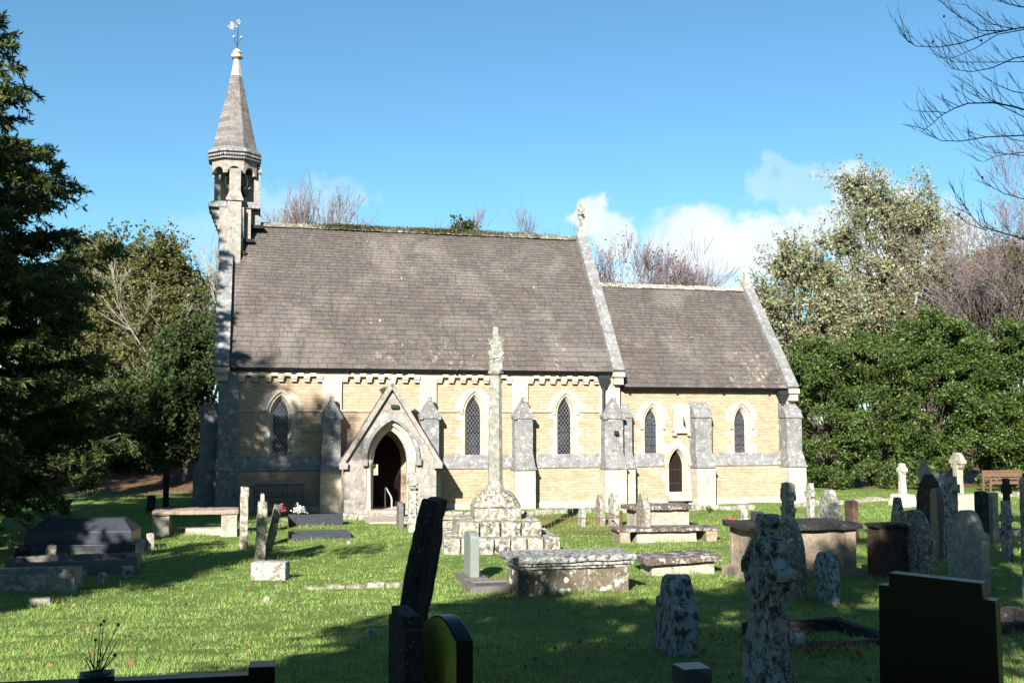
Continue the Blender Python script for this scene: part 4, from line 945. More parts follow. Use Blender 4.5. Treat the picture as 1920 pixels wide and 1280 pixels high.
z0 = st2 + (sk - st2) * .45; N = 24; V = []; F = []; lv = 6
for k in range(lv + 1):
    f = k / lv; rr = .55 - .24 * f ** 1.8; zz = z0 + (sk - z0) * f
    for q in range(N):
        a = 2 * math.pi * (q + .5) / N; sq = 1 / max(abs(math.cos(a)), abs(math.sin(a))); e = sq * (1 - .8 * min(1, f * 1.8)) + 1.06 * .8 * min(1, f * 1.8); p = Vector((rr * e * math.cos(a), rr * e * math.sin(a), zz)); V.append(p + .02 * mnoise.noise_vector(p * 4))
for k in range(lv):
    for q in range(N): F.append((k * N + q, k * N + (q + 1) % N, (k + 1) * N + (q + 1) % N, (k + 1) * N + q))
F.append(tuple(range(lv * N, (lv + 1) * N))); mb.add(V, F); mb.build('socket_stone', MT['lich_white2'], yc, smooth=45)
def zc(py): return at(930, py, cy).z - gzc
mb = MB(); b, t_ = .175, .135; N = 8; V = []; F = []; K = 30
for k in range(K + 1):
    f = k / K; zz = sk - .03 + (zc(702) - sk) * f; r = b + (t_ - b) * f + (.05 * max(0, 1 - f * 14))
    for q in range(8):
        a = math.pi / 8 + q * math.pi / 4; p = Vector((r * 1.05 * math.cos(a), r * 1.05 * math.sin(a), zz)); V.append(p + .012 * mnoise.noise_vector(p * 4))
for k in range(K):
    for q in range(8): F.append((k * 8 + q, k * 8 + (q + 1) % 8, (k + 1) * 8 + (q + 1) % 8, (k + 1) * 8 + q))
F.append(tuple(range(K * 8, K * 8 + 8))); mb.add(V, F); mb.build('shaft', MT['cross'], yc, smooth=35)
mb = MB(); mb.lathe([(.14, zc(704)), (.19, zc(700)), (.19, zc(696)), (.14, zc(692))], 0, 0, 8, math.pi / 8); mb.build('collar', MT['cross'], yc)
mb = MB(); mb.rbox(-.15, .15, -.14, .14, zc(694), zc(656), .045, .035, 7); mb.rbox(-.18, .18, -.15, .15, zc(672), zc(660), .045, .04, 9, seed=2); mb.rbox(-.13, .13, -.12, .12, zc(658), zc(640), .045, .035, 8, seed=3)
mb.rbox(-.19, -.03, -.10, .10, zc(646), zc(636), .045, .04, 9, seed=4); mb.rbox(-.02, .17, -.10, .10, zc(641), zc(630), .045, .04, 9, seed=5); mb.rbox(-.085, .07, -.08, .08, zc(645), zc(613), .045, .03, 9, seed=6, top=(.7, .8))
mb.build('broken_cross_head', MT['cross'], yc, smooth=45)
# ------------------------------------------------------------------ tombs
def chest(px, pyf, L, Wd, H, label, body='limestone', top='slabtop', yaw=14.1, over=.14, th=.11, Y=None, pil=False, name='chest_tomb', sink=.2, inset=0, plinthh=0.0, hip=0.0, mold=False, slab_lean=0, bl=None):
    p = spot(px, pyf, Y); c = p + Vector((-math.sin(R(yaw)), math.cos(R(yaw)), 0)) * Wd / 2
    z = p.z; t = empty(name, (c.x, c.y, z), R(yaw)); tag(t, label, 'tomb'); l = (bl or L) / 2 - over; w = Wd / 2 - over
    mb = MB(); mb.rbox(-l, l, -w, w, -sink, H - th + .01, .16, .012, 3, seed=px * .1); mb.build('tomb_chest', MT[body], t, smooth=40)
    mb = MB(); mb.rbox(-L / 2, L / 2, -Wd / 2, Wd / 2, H - th, H, .12, .016, 3, seed=px * .2, rnd=.012)
    if hip: mb.frustum((-L / 2 + .05, L / 2 - .05, -Wd / 2 + .05, Wd / 2 - .05), (-L / 2 + .4, L / 2 - .4, -.06, .06), H - .005, H + hip)
    s = mb.build('top_slab', MT[top], t, smooth=40); s.rotation_euler = (0, R(slab_lean), 0)
    if mold:
        mb = MB(); mb.rbox(-L / 2 + .05, L / 2 - .05, -Wd / 2 + .05, Wd / 2 - .05, H - th - .05, H - th - .002, .3, .006); mb.rbox(-L / 2 + .09, L / 2 - .09, -Wd / 2 + .09, Wd / 2 - .09, H - th - .10, H - th - .052, .3, .006); mb.build('moulding', MT[top], t)
    if pil:
        for sx in (-1, 1):
            for sy in (-1, 1):
                mb = MB(); a = sx * (l - .09); b_ = sy * (w - .005); mb.rbox(a - .11, a + .11, b_ - .045, b_ + .045, -sink, H - th - .01, .2, .006); mb.build('pilaster', MT[body], t)
    if plinthh: mb = MB(); mb.rbox(-l - .14, l + .14, -w - .14, w + .14, -sink, plinthh, .2, .015); mb.build('base', MT[body], t, smooth=40)
    return t
MT['lich_spots'] = lichen('brown_stone_with_round_lichen', (.17, .14, .10), (.12, .10, .075), (.60, .63, .58), .42, (.04, .035, .03), .38, 2.6, spots=.42, moss=(.13, .13, .05), mamt=.35)
def tomb_at(x0, x1, ytop, ybase, label, Wd=.95, Y=None, **k):
    p = spot((x0 + x1) / 2, ybase, Y); yaw = k.get('yaw', 14.1); vd = math.atan2(p.x, p.y)
    vis = (x1 - x0) * p.y / FPX; L = (vis - .25 * Wd) / math.cos(R(yaw)) * 1.0
    if 'L' in k: L = k.pop('L')
    H = at((x0 + x1) / 2, ytop, p.y).z - p.z
    return chest((x0 + x1) / 2, ybase, L, Wd, H, label, Y=Y, **k)
tomb_at(950, 1212, 1041, 1113, 'chest tomb with round pale lichen patches and moulded blue-grey top, right of the churchyard cross', body='lich_spots', top='lich_blue', pil=True, mold=True, Wd=1.0)
tomb_at(1200, 1372, 1044, 1080, 'low ledger tomb with broad brown slab overhanging a pale block', body='limestone', top='slabtop', Wd=1.05, th=.13, yaw=10, slab_lean=-2)
tomb_at(1174, 1312, 947, 985, 'tall pale chest tomb with thick lichened slab, nearest the chancel', body='limestone', top='slabtop', th=.14, Wd=1.0, Y=29.5)
tomb_at(1392, 1648, 983, 1083, 'large pale chest tomb with dark overhanging slab behind the lichened pointed stone', body='pinkstone', top='slabdark', pil=True, th=.12, Wd=1.3, plinthh=.12)
# narrow dark red tomb end standing to its right
tomb_at(1646, 1690, 982, 1085, 'dark red-brown tomb beside the large pale chest tomb', body='redbrown', top='slabdark', L=.62, Wd=.5, over=.05, th=.08, Y=19.2)
# coped table tomb on two end supports behind
p = spot(1250, 1018); t = empty('table_tomb', (p.x, p.y + .45, p.z), R(9)); tag(t, 'red-brown thin-slabbed table tomb between the two pale chest tombs', 'tomb'); H = at(1250, 990, p.y).z - p.z; Lh = 99 * p.y / FPX
mb = MB(); mb.rbox(-Lh, Lh, -.45, .45, H - .085, H, .15, .012, 3, rnd=.01); mb.build('top_slab', MT['slabtop'], t, smooth=40)
mb = MB(); mb.rbox(-Lh * .62, Lh * .58, -.32, .32, -.1, H - .09, .15, .015, 3, top=(.95, .95)); mb.build('tomb_chest', MT['limestone'], t, smooth=40)
mb = MB(); mb.frustum((Lh * .76, Lh * .93, -.4, .4), (Lh * .72, Lh * .95, -.42, .42), -.1, H - .087); mb.build('end_support', MT['pinkstone'], t)
mb = MB(); mb.frustum((-Lh * .93, -Lh * .74, -.4, .4), (-Lh * .95, -Lh * .76, -.42, .42), -.1, H - .087); mb.build('end_support', MT['pinkstone'], t)
# table tomb on the left
p = spot(357, 1006); t = empty('table_tomb', (p.x, p.y + .45, p.z), R(14.1)); tag(t, 'pale table tomb with slab on two end blocks before the west end', 'tomb'); H = at(357, 956, p.y).z - p.z; Lh = 78 * p.y / FPX
mb = MB(); mb.rbox(-Lh, Lh, -.45, .5, H - .13, H, .12, .02, 3, rnd=.015); mb.build('top_slab', MT['pinkstone'], t, smooth=40)
for sx in (-1, 1): mb = MB(); mb.rbox(sx * Lh * .78 - .2, sx * Lh * .78 + .2, -.38, .4, -.15, H - .132, .12, .012); mb.build('end_support', MT['limestone'], t, smooth=40)
mb = MB(); mb.rbox(-.25, .8, -.1, .25, -.15, .17, .12, .012); mb.build('inner_block', MT['limestone'], t, smooth=40)
# polished hipped ledger on the left
p = spot(140, 1040); t = empty('coped_ledger_tomb', (p.x, p.y + .5, p.z), R(7)); tag(t, 'long polished blue-grey granite tomb with hipped top in the left shade', 'tomb'); Lh = 95 * p.y / FPX; H = at(140, 972, p.y + .3).z - p.z
mb = MB(); mb.box(-Lh, Lh, -.48, .48, H * .30, H * .66); mb.frustum((-Lh, Lh, -.48, .48), (-Lh * .72, Lh * .78, -.16, .16), H * .66, H); mb.build('coped_stone', MT['bluegranite'], t, bevel=.01)
mb = MB(); mb.box(-Lh - .1, Lh + .12, -.58, .58, -.15, H * .299); mb.build('base', MT['bluegranite'], t, bevel=.01)
mb = MB(); mb.rbox(-Lh * .98, -Lh * .66, .5, .7, -.1, H * 1.02, .1, .01); mb.build('end_block', MT['bluegranite'], t)
# kerbed graves
def kerb_grave(px, py, L, Wd, h, label, mat='browngranite', yaw=14.1, th=.13, Y=None, fill=None, blocks=True, amp=.006):
    p = spot(px, py, Y); t = empty('kerbed_grave', (p.x, p.y + Wd / 2, p.z), R(yaw)); tag(t, label, 'grave')
    for (a, b, c, d) in ((-L / 2, L / 2, -Wd / 2, -Wd / 2 + th), (-L / 2, L / 2, Wd / 2 - th, Wd / 2), (-L / 2, -L / 2 + th, -Wd / 2 + th + .002, Wd / 2 - th - .002), (L / 2 - th, L / 2, -Wd / 2 + th + .002, Wd / 2 - th - .002)):
        mb = MB(); mb.rbox(a, b, c, d, -.12, h, .2, amp, 3, rnd=.006); mb.build('kerb', MT[mat], t, smooth=40)
    if blocks:
        for sx in (-1, 1):
            mb = MB(); mb.rbox(sx * (L / 2 - .09) - .1, sx * (L / 2 - .09) + .1, -Wd / 2 - .02, -Wd / 2 + .18, -.1, h + .07, .1, amp, 3); mb.build('corner_block', MT[mat], t, smooth=40)
    if fill: mb = MB(); mb.box(-L / 2 + th, L / 2 - th, -Wd / 2 + th, Wd / 2 - th, -.1, h * .6); mb.build('infill', MT[fill], t)
    return t
kerb_grave(592, 1012, 1.55, .9, .16, 'dark granite double kerbed grave on the lawn left of the porch', 'bluegranite', fill='browngranite', blocks=False)
t = kerb_grave(585, 985, 1.5, .85, .26, 'higher dark kerbed grave behind the double kerbed one', 'bluegranite', fill='browngranite')
kerb_grave(120, 1078, 2.3, 1.1, .26, 'rough kerbed grave in front of the long granite tomb', 'browngranite', blocks=True, amp=.02)
kerb_grave(10, 1112, 1.8, 1.0, .28, 'broken kerbed grave at the left edge of the picture', 'kerbstone', blocks=True, amp=.03)
kerb_grave(925, 1112, .95, .8, .12, 'low kerb running right from the grey granite headstone', 'browngranite', blocks=False, fill='bluegranite')
kerb_grave(1570, 1212, 1.25, 1.3, .05, 'sunken kerbed grave with grass inside, left of the big black headstone', 'slabdark', blocks=False, amp=.02)
kerb_grave(1900, 1190, 1.4, 1.0, .14, 'dark kerb showing right of the big black headstone', 'slabdark', blocks=False, amp=.02)
kerb_grave(1880, 1010, 1.6, .8, .2, 'dark ledger kerb with pale lichen at the right edge', 'lich_blue', blocks=False, amp=.02, fill='slabdark')
for k, (px, py, w, h, d, mt, lb) in enumerate([(262, 1040, .2, .34, .2, 'kerbstone', 'small upright pale kerb block behind the long tomb end'), (281, 1030, .18, .38, .18, 'limestone', 'taller white kerb block right of the long granite tomb'), (210, 1075, .2, .3, .3, 'kerbstone', 'square grey block on the rough kerbed grave'),
        (75, 1132, .35, .1, .2, 'kerbstone', 'flat loose stone lying on the grass at the left'), (45, 1052, .42, .3, .08, 'blackgranite', 'small black plaque stone among the left kerbs'), (240, 1082, .22, .22, .2, 'lich_blue', 'dark square block at the end of the rough kerb'), (500, 1128, .12, .09, .12, 'kerbstone', 'fist-sized pale stone on the lawn'),
        (697, 1195, .14, .10, .12, 'kerbstone', 'loose brown stone on the lawn left of the black slab'), (655, 1018, .12, .07, .1, 'kerbstone', 'loose stone in front of the dark kerbed grave'), (1497, 1216, .16, .16, .14, 'lich_white', 'bright white lichened block among rust-red leaves')]):
    p = spot(px, py); mb = MB(); mb.rbox(-w / 2, w / 2, -d / 2, d / 2, -.1, h, .06, .014, 5, seed=k, rnd=.012, top=(.9, .9)); o = mb.build('stone_block', MT[mt], smooth=45); o.location = p; o.rotation_euler = (0, 0, R(14 + 17 * (k % 3))); tag(o, lb, 'stone block')
# rubble of broken kerb pieces in front of the long granite tomb
rnd = random.Random(31)
for k, (px, py) in enumerate([(20, 1030), (60, 1062), (110, 1088), (150, 1082), (190, 1092), (228, 1074), (255, 1058), (95, 1045), (175, 1050), (35, 1098), (130, 1104), (262, 1030)]):
    p = _spot(px, py); w, h, q = rnd.uniform(.14, .32), rnd.uniform(.12, .3), rnd.uniform(.12, .2); mb = MB(); mb.rbox(-w / 2, w / 2, -q / 2, q / 2, -.1, h, .06, .02, 5, seed=k + 40, rnd=.015, top=(.9, .85)); o = mb.build('kerb_fragment', MT[['kerbstone', 'lich_edge', 'browngranite'][k % 3]], smooth=45)
    o.location = p; o.rotation_euler = (0, rnd.uniform(-.12, .12), rnd.uniform(0, 3)); tag(o, 'rough broken kerb piece among the shaded rubble in front of the long granite tomb', 'stone block', 'broken kerb pieces at the left')
# sunken mossy kerb strip
p0, p1 = G(572, 1104), G(758, 1100); d = p1 - p0; mb = MB(); k = 5
for i in range(k): mb.rbox(d.length * i / k + .01, d.length * (i + 1) / k - .01, -.07, .07, -.08, .035 + .015 * (i % 2), .1, .02, 4, seed=i, rnd=.012)
o = mb.build('sunken_kerb', MT['kerbstone'], smooth=45); o.location = p0; o.rotation_euler = (0, 0, math.atan2(d.y, d.x)); tag(o, 'mossy kerb strip sunk in the sunlit lawn', 'kerb stone')
# low tomb with carved trefoil side left of the churchyard cross
p = spot(862, 1000); t = empty('carved_tomb', (p.x, p.y + .3, p.z), R(12)); tag(t, 'low carved stone tomb with scalloped side behind the churchyard cross steps', 'tomb')
Lh = 52 * p.y / FPX; H = at(862, 968, p.y).z - p.z
mb = MB(); mb.rbox(-Lh, Lh, -.25, .3, H - .08, H, .15, .01); mb.build('top_slab', MT['limestone'], t, smooth=40)
mb = MB(); mb.rbox(-Lh + .04, Lh - .04, -.18, .25, -.1, H - .081, .15, .01)
for i in range(5):
    x = -Lh + .12 + i * (2 * Lh - .24) / 4.0
    mb.tube([(x + .1 * math.cos(a), -.20, H * .5 + .1 * math.sin(a)) for a in [math.pi * q / 8 for q in range(17)]], .018, 5)
mb.build('carved_side', MT['limestone'], t, smooth=40)
# grey granite headstone
p, H, w = fit(862, 905, 996, 1092, UYAW + 6, .16, None, .55)
t = slab('low', .58, H - .12, .16, amp=.0, sink=0, name='headstone', mat='greygranite', bev=.006); t.location = p + Vector((0, .1, .12)); t.rotation_euler = (0, 0, R(UYAW)); tag(t, 'light grey granite headstone with curved top, just left of the spotted chest tomb', 'gravestone')
mb = MB(); mb.rbox(-.40, .40, -.22, .22, -.3, 0, .2, .004); mb.build('base', MT['browngranite'], t)
# rusty railings round a plot
r0, r1 = G(985, 1003), G(1165, 1003); d = r1 - r0; L = d.length
t = empty('railing', r0, math.atan2(d.y, d.x)); tag(t, 'low rusty iron railing around a grave right of the churchyard cross', 'railing')
for z in (.42, .08): mb = MB(); mb.box(0, L, -.015, .015, z - .012, z + .012); mb.build('rail', MT['rust'], t)
for x in (0, L): mb = MB(); mb.tube([(x, 0, -.1), (x, 0, .52)], .028, 8); mb.lathe([(.01, .51), (.045, .54), (.045, .57), (.0, .63)], x, 0, 8); mb.build('post', MT['rust'], t)
k = int(L / .085)
for i in range(1, k):
    x = i * L / k
    if i % 7 == 3: continue
    mb = MB(); mb.tube([(x, 0, .02), (x, 0, .46 + (.03 if i % 2 else 0)), (x, 0, .49 + (.03 if i % 2 else 0))], [.009, .009, .002], 4); mb.build('baluster', MT['rust'], t)
for y in (1.3,):
    mb = MB(); mb.box(L - .012, L + .012, .02, y, .41, .43); mb.build('rail', MT['rust'], t)
# ------------------------------------------------------------------ other headstones and crosses
stone(1190, 1218, 922, 986, 'dark pointed headstone with white lichen edge in front of the tall pale chest tomb', 'point', 'lich_mix', yaw=100, t=.16, Y=27.0)
stone(1118, 1133, 926, 985, 'brown lichened headstone behind the rusty railing', 'point', 'lich_mix', t=.14, w=.5)
stone(1141, 1160, 924, 990, 'whitish headstone right of the brown one behind the railing', 'round', 'lich_white', t=.15, w=.55)
stone(1084, 1099, 954, 986, 'small whitish stone midway along the rusty railing', 'round', 'lich_white', t=.12, w=.4)
stone(1214, 1306, 1074, 1218, 'blue-grey lichened headstone with rounded shoulder in the front shade', 'shoulder', 'lich_blue', yaw=96, t=.22, Y=10.6, w=.80, amp=.018, lean=(0, 2))
p = spot(1428, 1330, 7.6); H = at(1410, 962, 7.6).z - p.z
cc_ = slab('celtic', .6, H, .13, amp=.02, nx=10, nz=60, name='stone_cross', mat='lich_blue', seed=4, bev=.012)
cc_.location = p; cc_.rotation_euler = (0, R(-2), R(103)); tag(cc_, 'big lichened wheel-head cross with blunt knob top in the right foreground', 'cross')
mb = MB(); mb.tube([(.185 * math.cos(a), .07, .70 * H + .185 * math.sin(a)) for a in [math.pi * q / 16 for q in range(33)]], .026, 6); mb.rbox(-.06, .06, .05, .095, .56 * H, .86 * H, .06, .01, 6); mb.rbox(-.24, .24, .05, .09, .70 * H - .045, .70 * H + .045, .06, .01, 6); mb.build('carved_ring', MT['lich_blue'], cc_, smooth=45)
cp = spot(1482, 1122); c_ = stone(1450, 1512, 972, 1122, 'tall pointed headstone streaked with white lichen, with a small cross on top', 'point', 'lich_mix', yaw=100, t=.24, amp=.02)
mb = MB(); H = at(1482, 955, cp.y).z - cp.z; z1 = at(1482, 905, cp.y).z - cp.z
mb.rbox(-.09, .09, -.07, .07, H - .3, z1, .05, .02, 6); mb.rbox(-.16, .16, -.065, .065, H - .02, H + .04, .05, .015, 6); mb.rbox(-.14, .14, -.06, .06, z1 - .28, z1 - .10, .05, .02, 6, seed=3); mb.build('small_cross', MT['lich_white'], c_, smooth=45)
stone(1527, 1576, 1033, 1132, 'small dark round-topped headstone before the large pale chest tomb', 'round', 'lich_blue', yaw=97, t=.14, amp=.015)
stone(1686, 1754, 956, 1086, 'speckled brown headstone with rounded top leaning slightly left', 'round', 'lich_mix', t=.16, lean=(0, -2), yaw=102, amp=.02)
stone(1778, 1858, 956, 1106, 'pale lichened headstone with bright rounded top at the right', 'shoulder', 'limestone', t=.16, yaw=102, amp=.018)
# big black headstone in the right foreground
Y = 6.2; x = at(1752, 900, Y).x; g = float(gz(x, Y)); H = at(1700, 1080, Y).z - g
mb = MB(); hw_ = .262; mb.prism([(-hw_ - .075, -.3), (hw_ + .075, -.3), (hw_ + .06, H - .10), (hw_, H - .10), (hw_ - .01, H - .01), (-hw_, H + .005), (-hw_, H - .07), (-hw_ - .06, H - .07)], -.06, .06)
o = mb.build('headstone', MT['blackgranite'], bevel=.006); o.location = (x, Y, g); o.rotation_euler = (0, R(0), R(-37)); tag(o, 'large plain black headstone with stepped shoulders in the right foreground', 'gravestone')
# behind the pale tomb, towards the chancel corner
p = spot(1514, 992, 27.5); cross(p, at(1514, 905, 27.5).z - p.z, .40, 'lich_white', 102, 'small lichened wheel-head cross near the chancel corner', shaft=(.30, .2), t=.14, armz=.80, solid=True)
stone(1521, 1577, 918, 985, 'broad grey pointed headstone right of the chancel corner', 'wedge', 'lich_white', yaw=106, t=.18, Y=26.5)
stone(1577, 1603, 937, 982, 'small brown round-topped headstone beside the broad grey one', 'low', 'redbrown', yaw=108, t=.16, Y=27.5)
stone(1660, 1692, 932, 982, 'grey pointed headstone standing alone on the grass left of the white cross', 'wedge', 'lich_mix', yaw=102, t=.14, Y=25)
stone(1381, 1402, 955, 985, 'small speckled pointed stone left of the square dark one', 'wedge', 'lich_white', yaw=108, t=.12, Y=26)
stone(1402, 1430, 958, 990, 'square dark stone behind the large pale chest tomb', 'low', 'bluegranite', yaw=100, t=.2, Y=24.5, amp=.002)
stone(1445, 1465, 966, 985, 'low black stone peeping over the large chest tomb slab', 'flat', 'slabdark', yaw=104, t=.15, Y=24)
MT['lich_pale'] = lichen('clean_pale_stone', (.55, .53, .46), (.45, .43, .37), (.66, .65, .60), .5, (.22, .2, .17), .3, 3)
p = spot(1693, 948); cross(p, at(1693, 868, p.y).z - p.z, .44, 'lich_pale', 102, 'clean white wheel cross on a tapered pedestal before the laurel hedge', shaft=(.24, .17), t=.2, armz=.84, base=(.85, .8, .42))
p = spot(1726, 965, 28); cross(p, at(1726, 862, 28).z - p.z, .46, 'limestone', 102, 'weathered wheel cross rising behind the black pointed stone', shaft=(.22, .16), t=.16, armz=.84)
stone(1710, 1762, 888, 972, 'tall black pointed headstone with rounded head among the right graves', 'point', 'slabdark', yaw=102, t=.2, Y=24, amp=.008)
stone(1736, 1762, 914, 985, 'dark arched headstone with carved ring in front of the black pointed stone', 'round', 'browngranite', yaw=98, t=.14, Y=22.5)
stone(1740, 1762, 886, 960, 'grey slanting headstone edge right behind the black pointed stone', 'round', 'lich_white', yaw=95, t=.16, Y=26.5, w=.6)
p = spot(1775, 1005, 21.5); cross(p, at(1775, 892, 21.5).z - p.z, .42, 'lich_blue', 102, 'blue-grey cross with thick arms and spreading shaft, second row at the right', shaft=(.36, .2), t=.2, armz=.86, wheel=False, armh=.18)
p = spot(1790, 955, 33); cross(p, at(1787, 848, 33).z - p.z, .62, 'limestone', 102, 'tallest wheel cross on a high pedestal, between the white cross and the bench', shaft=(.26, .2), t=.22, armz=.86, base=(.95, .9, .75))
stone(1818, 1846, 920, 966, 'black low headstone right of the tallest cross', 'low', 'slabdark', yaw=98, t=.2, Y=25.5, amp=.004)
stone(1846, 1862, 923, 965, 'small pale square stone touching the black low headstone', 'flat', 'limestone', yaw=98, t=.16, Y=25.8, amp=.01)
p = spot(1879, 960, 26); cross(p, at(1879, 896, 26).z - p.z, .30, 'slabdark', 102, 'small plain dark cross in front of the wooden bench', shaft=(.18, .15), t=.12, armz=.80, wheel=False)
p = spot(1877, 995, 22); cross(p, at(1877, 938, 22).z - p.z, .34, 'lich_blue', 102, 'short speckled wheel-head stone near the right edge', shaft=(.26, .2), t=.12, armz=.72, solid=False, ring=.5)
stone(1902, 1935, 892, 985, 'tall shaded headstone cut by the right edge of the picture', 'round', 'lich_mix', yaw=98, t=.16, Y=21)
stone(1902, 1940, 985, 1112, 'dark lichened headstone low at the right edge', 'shoulder', 'lich_blue', yaw=102, t=.14, Y=14.5)
# ------------------------------------------------------------------ left background markers
for px0, px1, yt, yb, lb in ((113, 131, 938, 968, 'dark stubby marker post in the left shade'), (275, 291, 928, 962, 'pair-like dark marker behind the table tomb'), (305, 316, 884, 950, 'slim tall dark post beyond the table tomb')):
    p = spot((px0 + px1) / 2, yb); H = at((px0 + px1) / 2, yt, p.y).z - p.z; w = (px1 - px0) * p.y / FPX; mb = MB(); mb.rbox(-w / 2, w / 2, -w * .3, w * .3, -.1, H, .1, .008, 4, rnd=.01); o = mb.build('grave_marker', MT['slabdark'], smooth=40); o.location = p; o.rotation_euler = (0, 0, R(20)); tag(o, lb, 'grave marker')
# ------------------------------------------------------------------ benches, handrail, notice, flowers
def bench(p, yaw, L, mat, label, slats_v=True, armrests=True, H=.95):
    t = empty('bench', p, yaw); tag(t, label, 'bench'); q = lambda n, mb: mb.build(n, MT[mat], t)
    mb = MB()
    for i in range(4): mb.box(-L / 2 + .05, L / 2 - .05, -.42 + i * .105, -.42 + i * .105 + .085, .42, .445)
    q('seat', mb); mb = MB(); mb.box(-L / 2 + .05, L / 2 - .05, .03, .07, H - .08, H); mb.box(-L / 2 + .05, L / 2 - .05, .03, .07, .5, .57)
    if slats_v:
        k = int(L / .085)
        for i in range(1, k): x = -L / 2 + i * L / k; mb.box(x - .022, x + .022, .04, .06, .571, H - .081)
    else: mb.box(-L / 2 + .05, L / 2 - .05, .035, .065, .62, H - .1)
    q('backrest', mb)
    for sx in (-1, 1):
        for y, h in ((-.42, .62), (.05, H)): mb = MB(); mb.box(sx * (L / 2) - .035, sx * L / 2 + .035, y - .035, y + .035, -.05, h); q('leg', mb)
        if armrests: mb = MB(); mb.box(sx * L / 2 - .04, sx * L / 2 + .04, -.46, .06, .621, .655); q('armrest', mb)
    mb = MB(); mb.box(-L / 2 + .036, L / 2 - .036, -.44, -.40, .33, .419); q('apron', mb); return t
M_ = Matrix.Translation((0, CY, 0)) @ Matrix.Rotation(CA, 4, 'Z')
s0, _ = W(523, 940, -.9); pb = M_ @ Vector((s0, -.85, 0)); pb.z = float(gz(pb.x, pb.y)); bench(pb, CA, 1.55, 'wood', 'grey slatted wooden bench against the church wall left of the porch')
pb = spot(1873, 925, 46.0); bench(pb, R(12), 1.85, 'redwood', 'reddish wooden bench with plain board back in front of the hedge', slats_v=False, armrests=False, H=.9)
# metal handrail at the porch step
p0 = G(735, 966); mb = MB(); a = at(722, 912, p0.y + 1.2); b = at(734, 932, p0.y + .0)
mb.tube([(a.x, a.y, gz(a.x, a.y) - .05), (a.x, a.y, a.z - .05), (a.x, a.y, a.z), (a.x + .02, a.y - .06, a.z + .02), (b.x, b.y, b.z), (b.x + .01, b.y - .02, b.z - .08), (b.x + .01, b.y - .02, gz(b.x, b.y) - .05)], .024, 8)
o = mb.build('handrail', MT['white_metal'], smooth=60); tag(o, 'pale metal handrail beside the porch step', 'handrail')
s_, z_ = W(703, 880, -1.7); pn = M_ @ Vector((s_ - .02, -1.74, z_))
mb = MB(); mb.box(-.11, .11, -.01, .01, -.17, .17); o = mb.build('notice', MT['paper']); o.location = pn; o.rotation_euler = (0, 0, CA + R(8)); tag(o, 'small cream notice fixed inside the porch opening', 'notice')
mb = MB(); mb.box(-.035, .03, -.014, -.011, .05, .11)
for i in range(4): mb.box(-.08, .08 - .02 * (i % 2), -.013, -.011, -.04 - i * .03, -.03 - i * .03)
mb.build('printing', MT['iron'], o)
MT['pink'] = foliage('pink_petals', [(.62, .05, .18), (.5, .03, .12), (.7, .2, .32)], .3); MT['stem'] = foliage('stems', [(.04, .07, .02), (.06, .10, .03)], .2)
MT['whitepetal'] = foliage('white_petals', [(.8, .8, .76), (.7, .72, .68)], .3)
def bunch(p, n, rad, size, mat, label, name='flowers', cat='flowers', stems=True):
    rs = np.random.RandomState(int(p.x * 100) % 999); t = empty(name, p); tag(t, label, cat)
    P = rs.normal(size=(n, 3)) * rad * .5; P[:, 2] = np.abs(P[:, 2]) + rad * 1.0
    me = leaf_mesh(P, size, rs, .8); o = bpy.data.objects.new('petals', me); COL.objects.link(o); o.parent = t; me.materials.append(MT[mat])
    if stems:
        mb = MB()
        for i in range(12): q = P[rs.randint(n)]; mb.tube([(0, 0, 0), (q[0] * .6, q[1] * .6, q[2] * .6), tuple(q)], .006, 4)
        mb.build('stems', MT['stem'], t)
    return t
p = spot(524, 985); bunch(Vector((p.x, p.y, p.z + .25)), 160, .16, .05, 'pink', 'pink flowers beside the white leaning headstone')
p = spot(560, 975); bunch(Vector((p.x, p.y, p.z + .12)), 500, .13, .06, 'whitepetal', 'mound of white flowers on the dark kerbed grave', stems=False)
p = spot(1370, 985); bunch(Vector((p.x, p.y, p.z)), 60, .12, .05, 'pink', 'small pink and mauve flowers right of the table tomb')
p = spot(1330, 982); bunch(Vector((p.x, p.y, p.z + .3)), 70, .10, .05, 'stem', 'small dark potted plant behind the table tomb slab', name='potted_plant', cat='plant')
# front edge: granite kerb, corner block and flower vase with dead stems
Y = 6.4; a = at(215, 1272, Y); b = at(470, 1268, Y + .15); g = float(gz(a.x, Y))
t = empty('granite_kerb', (a.x, a.y, a.z), math.atan2(b.y - a.y, b.x - a.x)); tag(t, 'polished black granite kerb along the bottom left edge', 'grave')
Lk = (b - a).length
mb = MB(); mb.box(-1.6, Lk, -.06, .06, -(a.z - g) - .1, 0); mb.build('kerb', MT['blackgranite'], t, bevel=.006)
mb = MB(); mb.box(Lk - .01, Lk + .145, -.10, .08, -(a.z - g) - .1, .055); mb.build('corner_block', MT['blackgranite'], t, bevel=.006)
v = at(182, 1262, 6.2); t = empty('flower_vase', (v.x, v.y, v.z - .2), R(20)); tag(t, 'square black grave vase holding dry dead stems', 'vase')
mb = MB(); mb.box(-.095, .095, -.095, .095, -.2, .2); mb.build('vase_body', MT['blackgranite'], t, bevel=.006)
mb = MB(); mb.lathe([(.078, .2), (.078, .207), (.02, .212)], 0, 0, 20); mb.build('flower_holder', MT['pipe'], t)
rnd = random.Random(9)
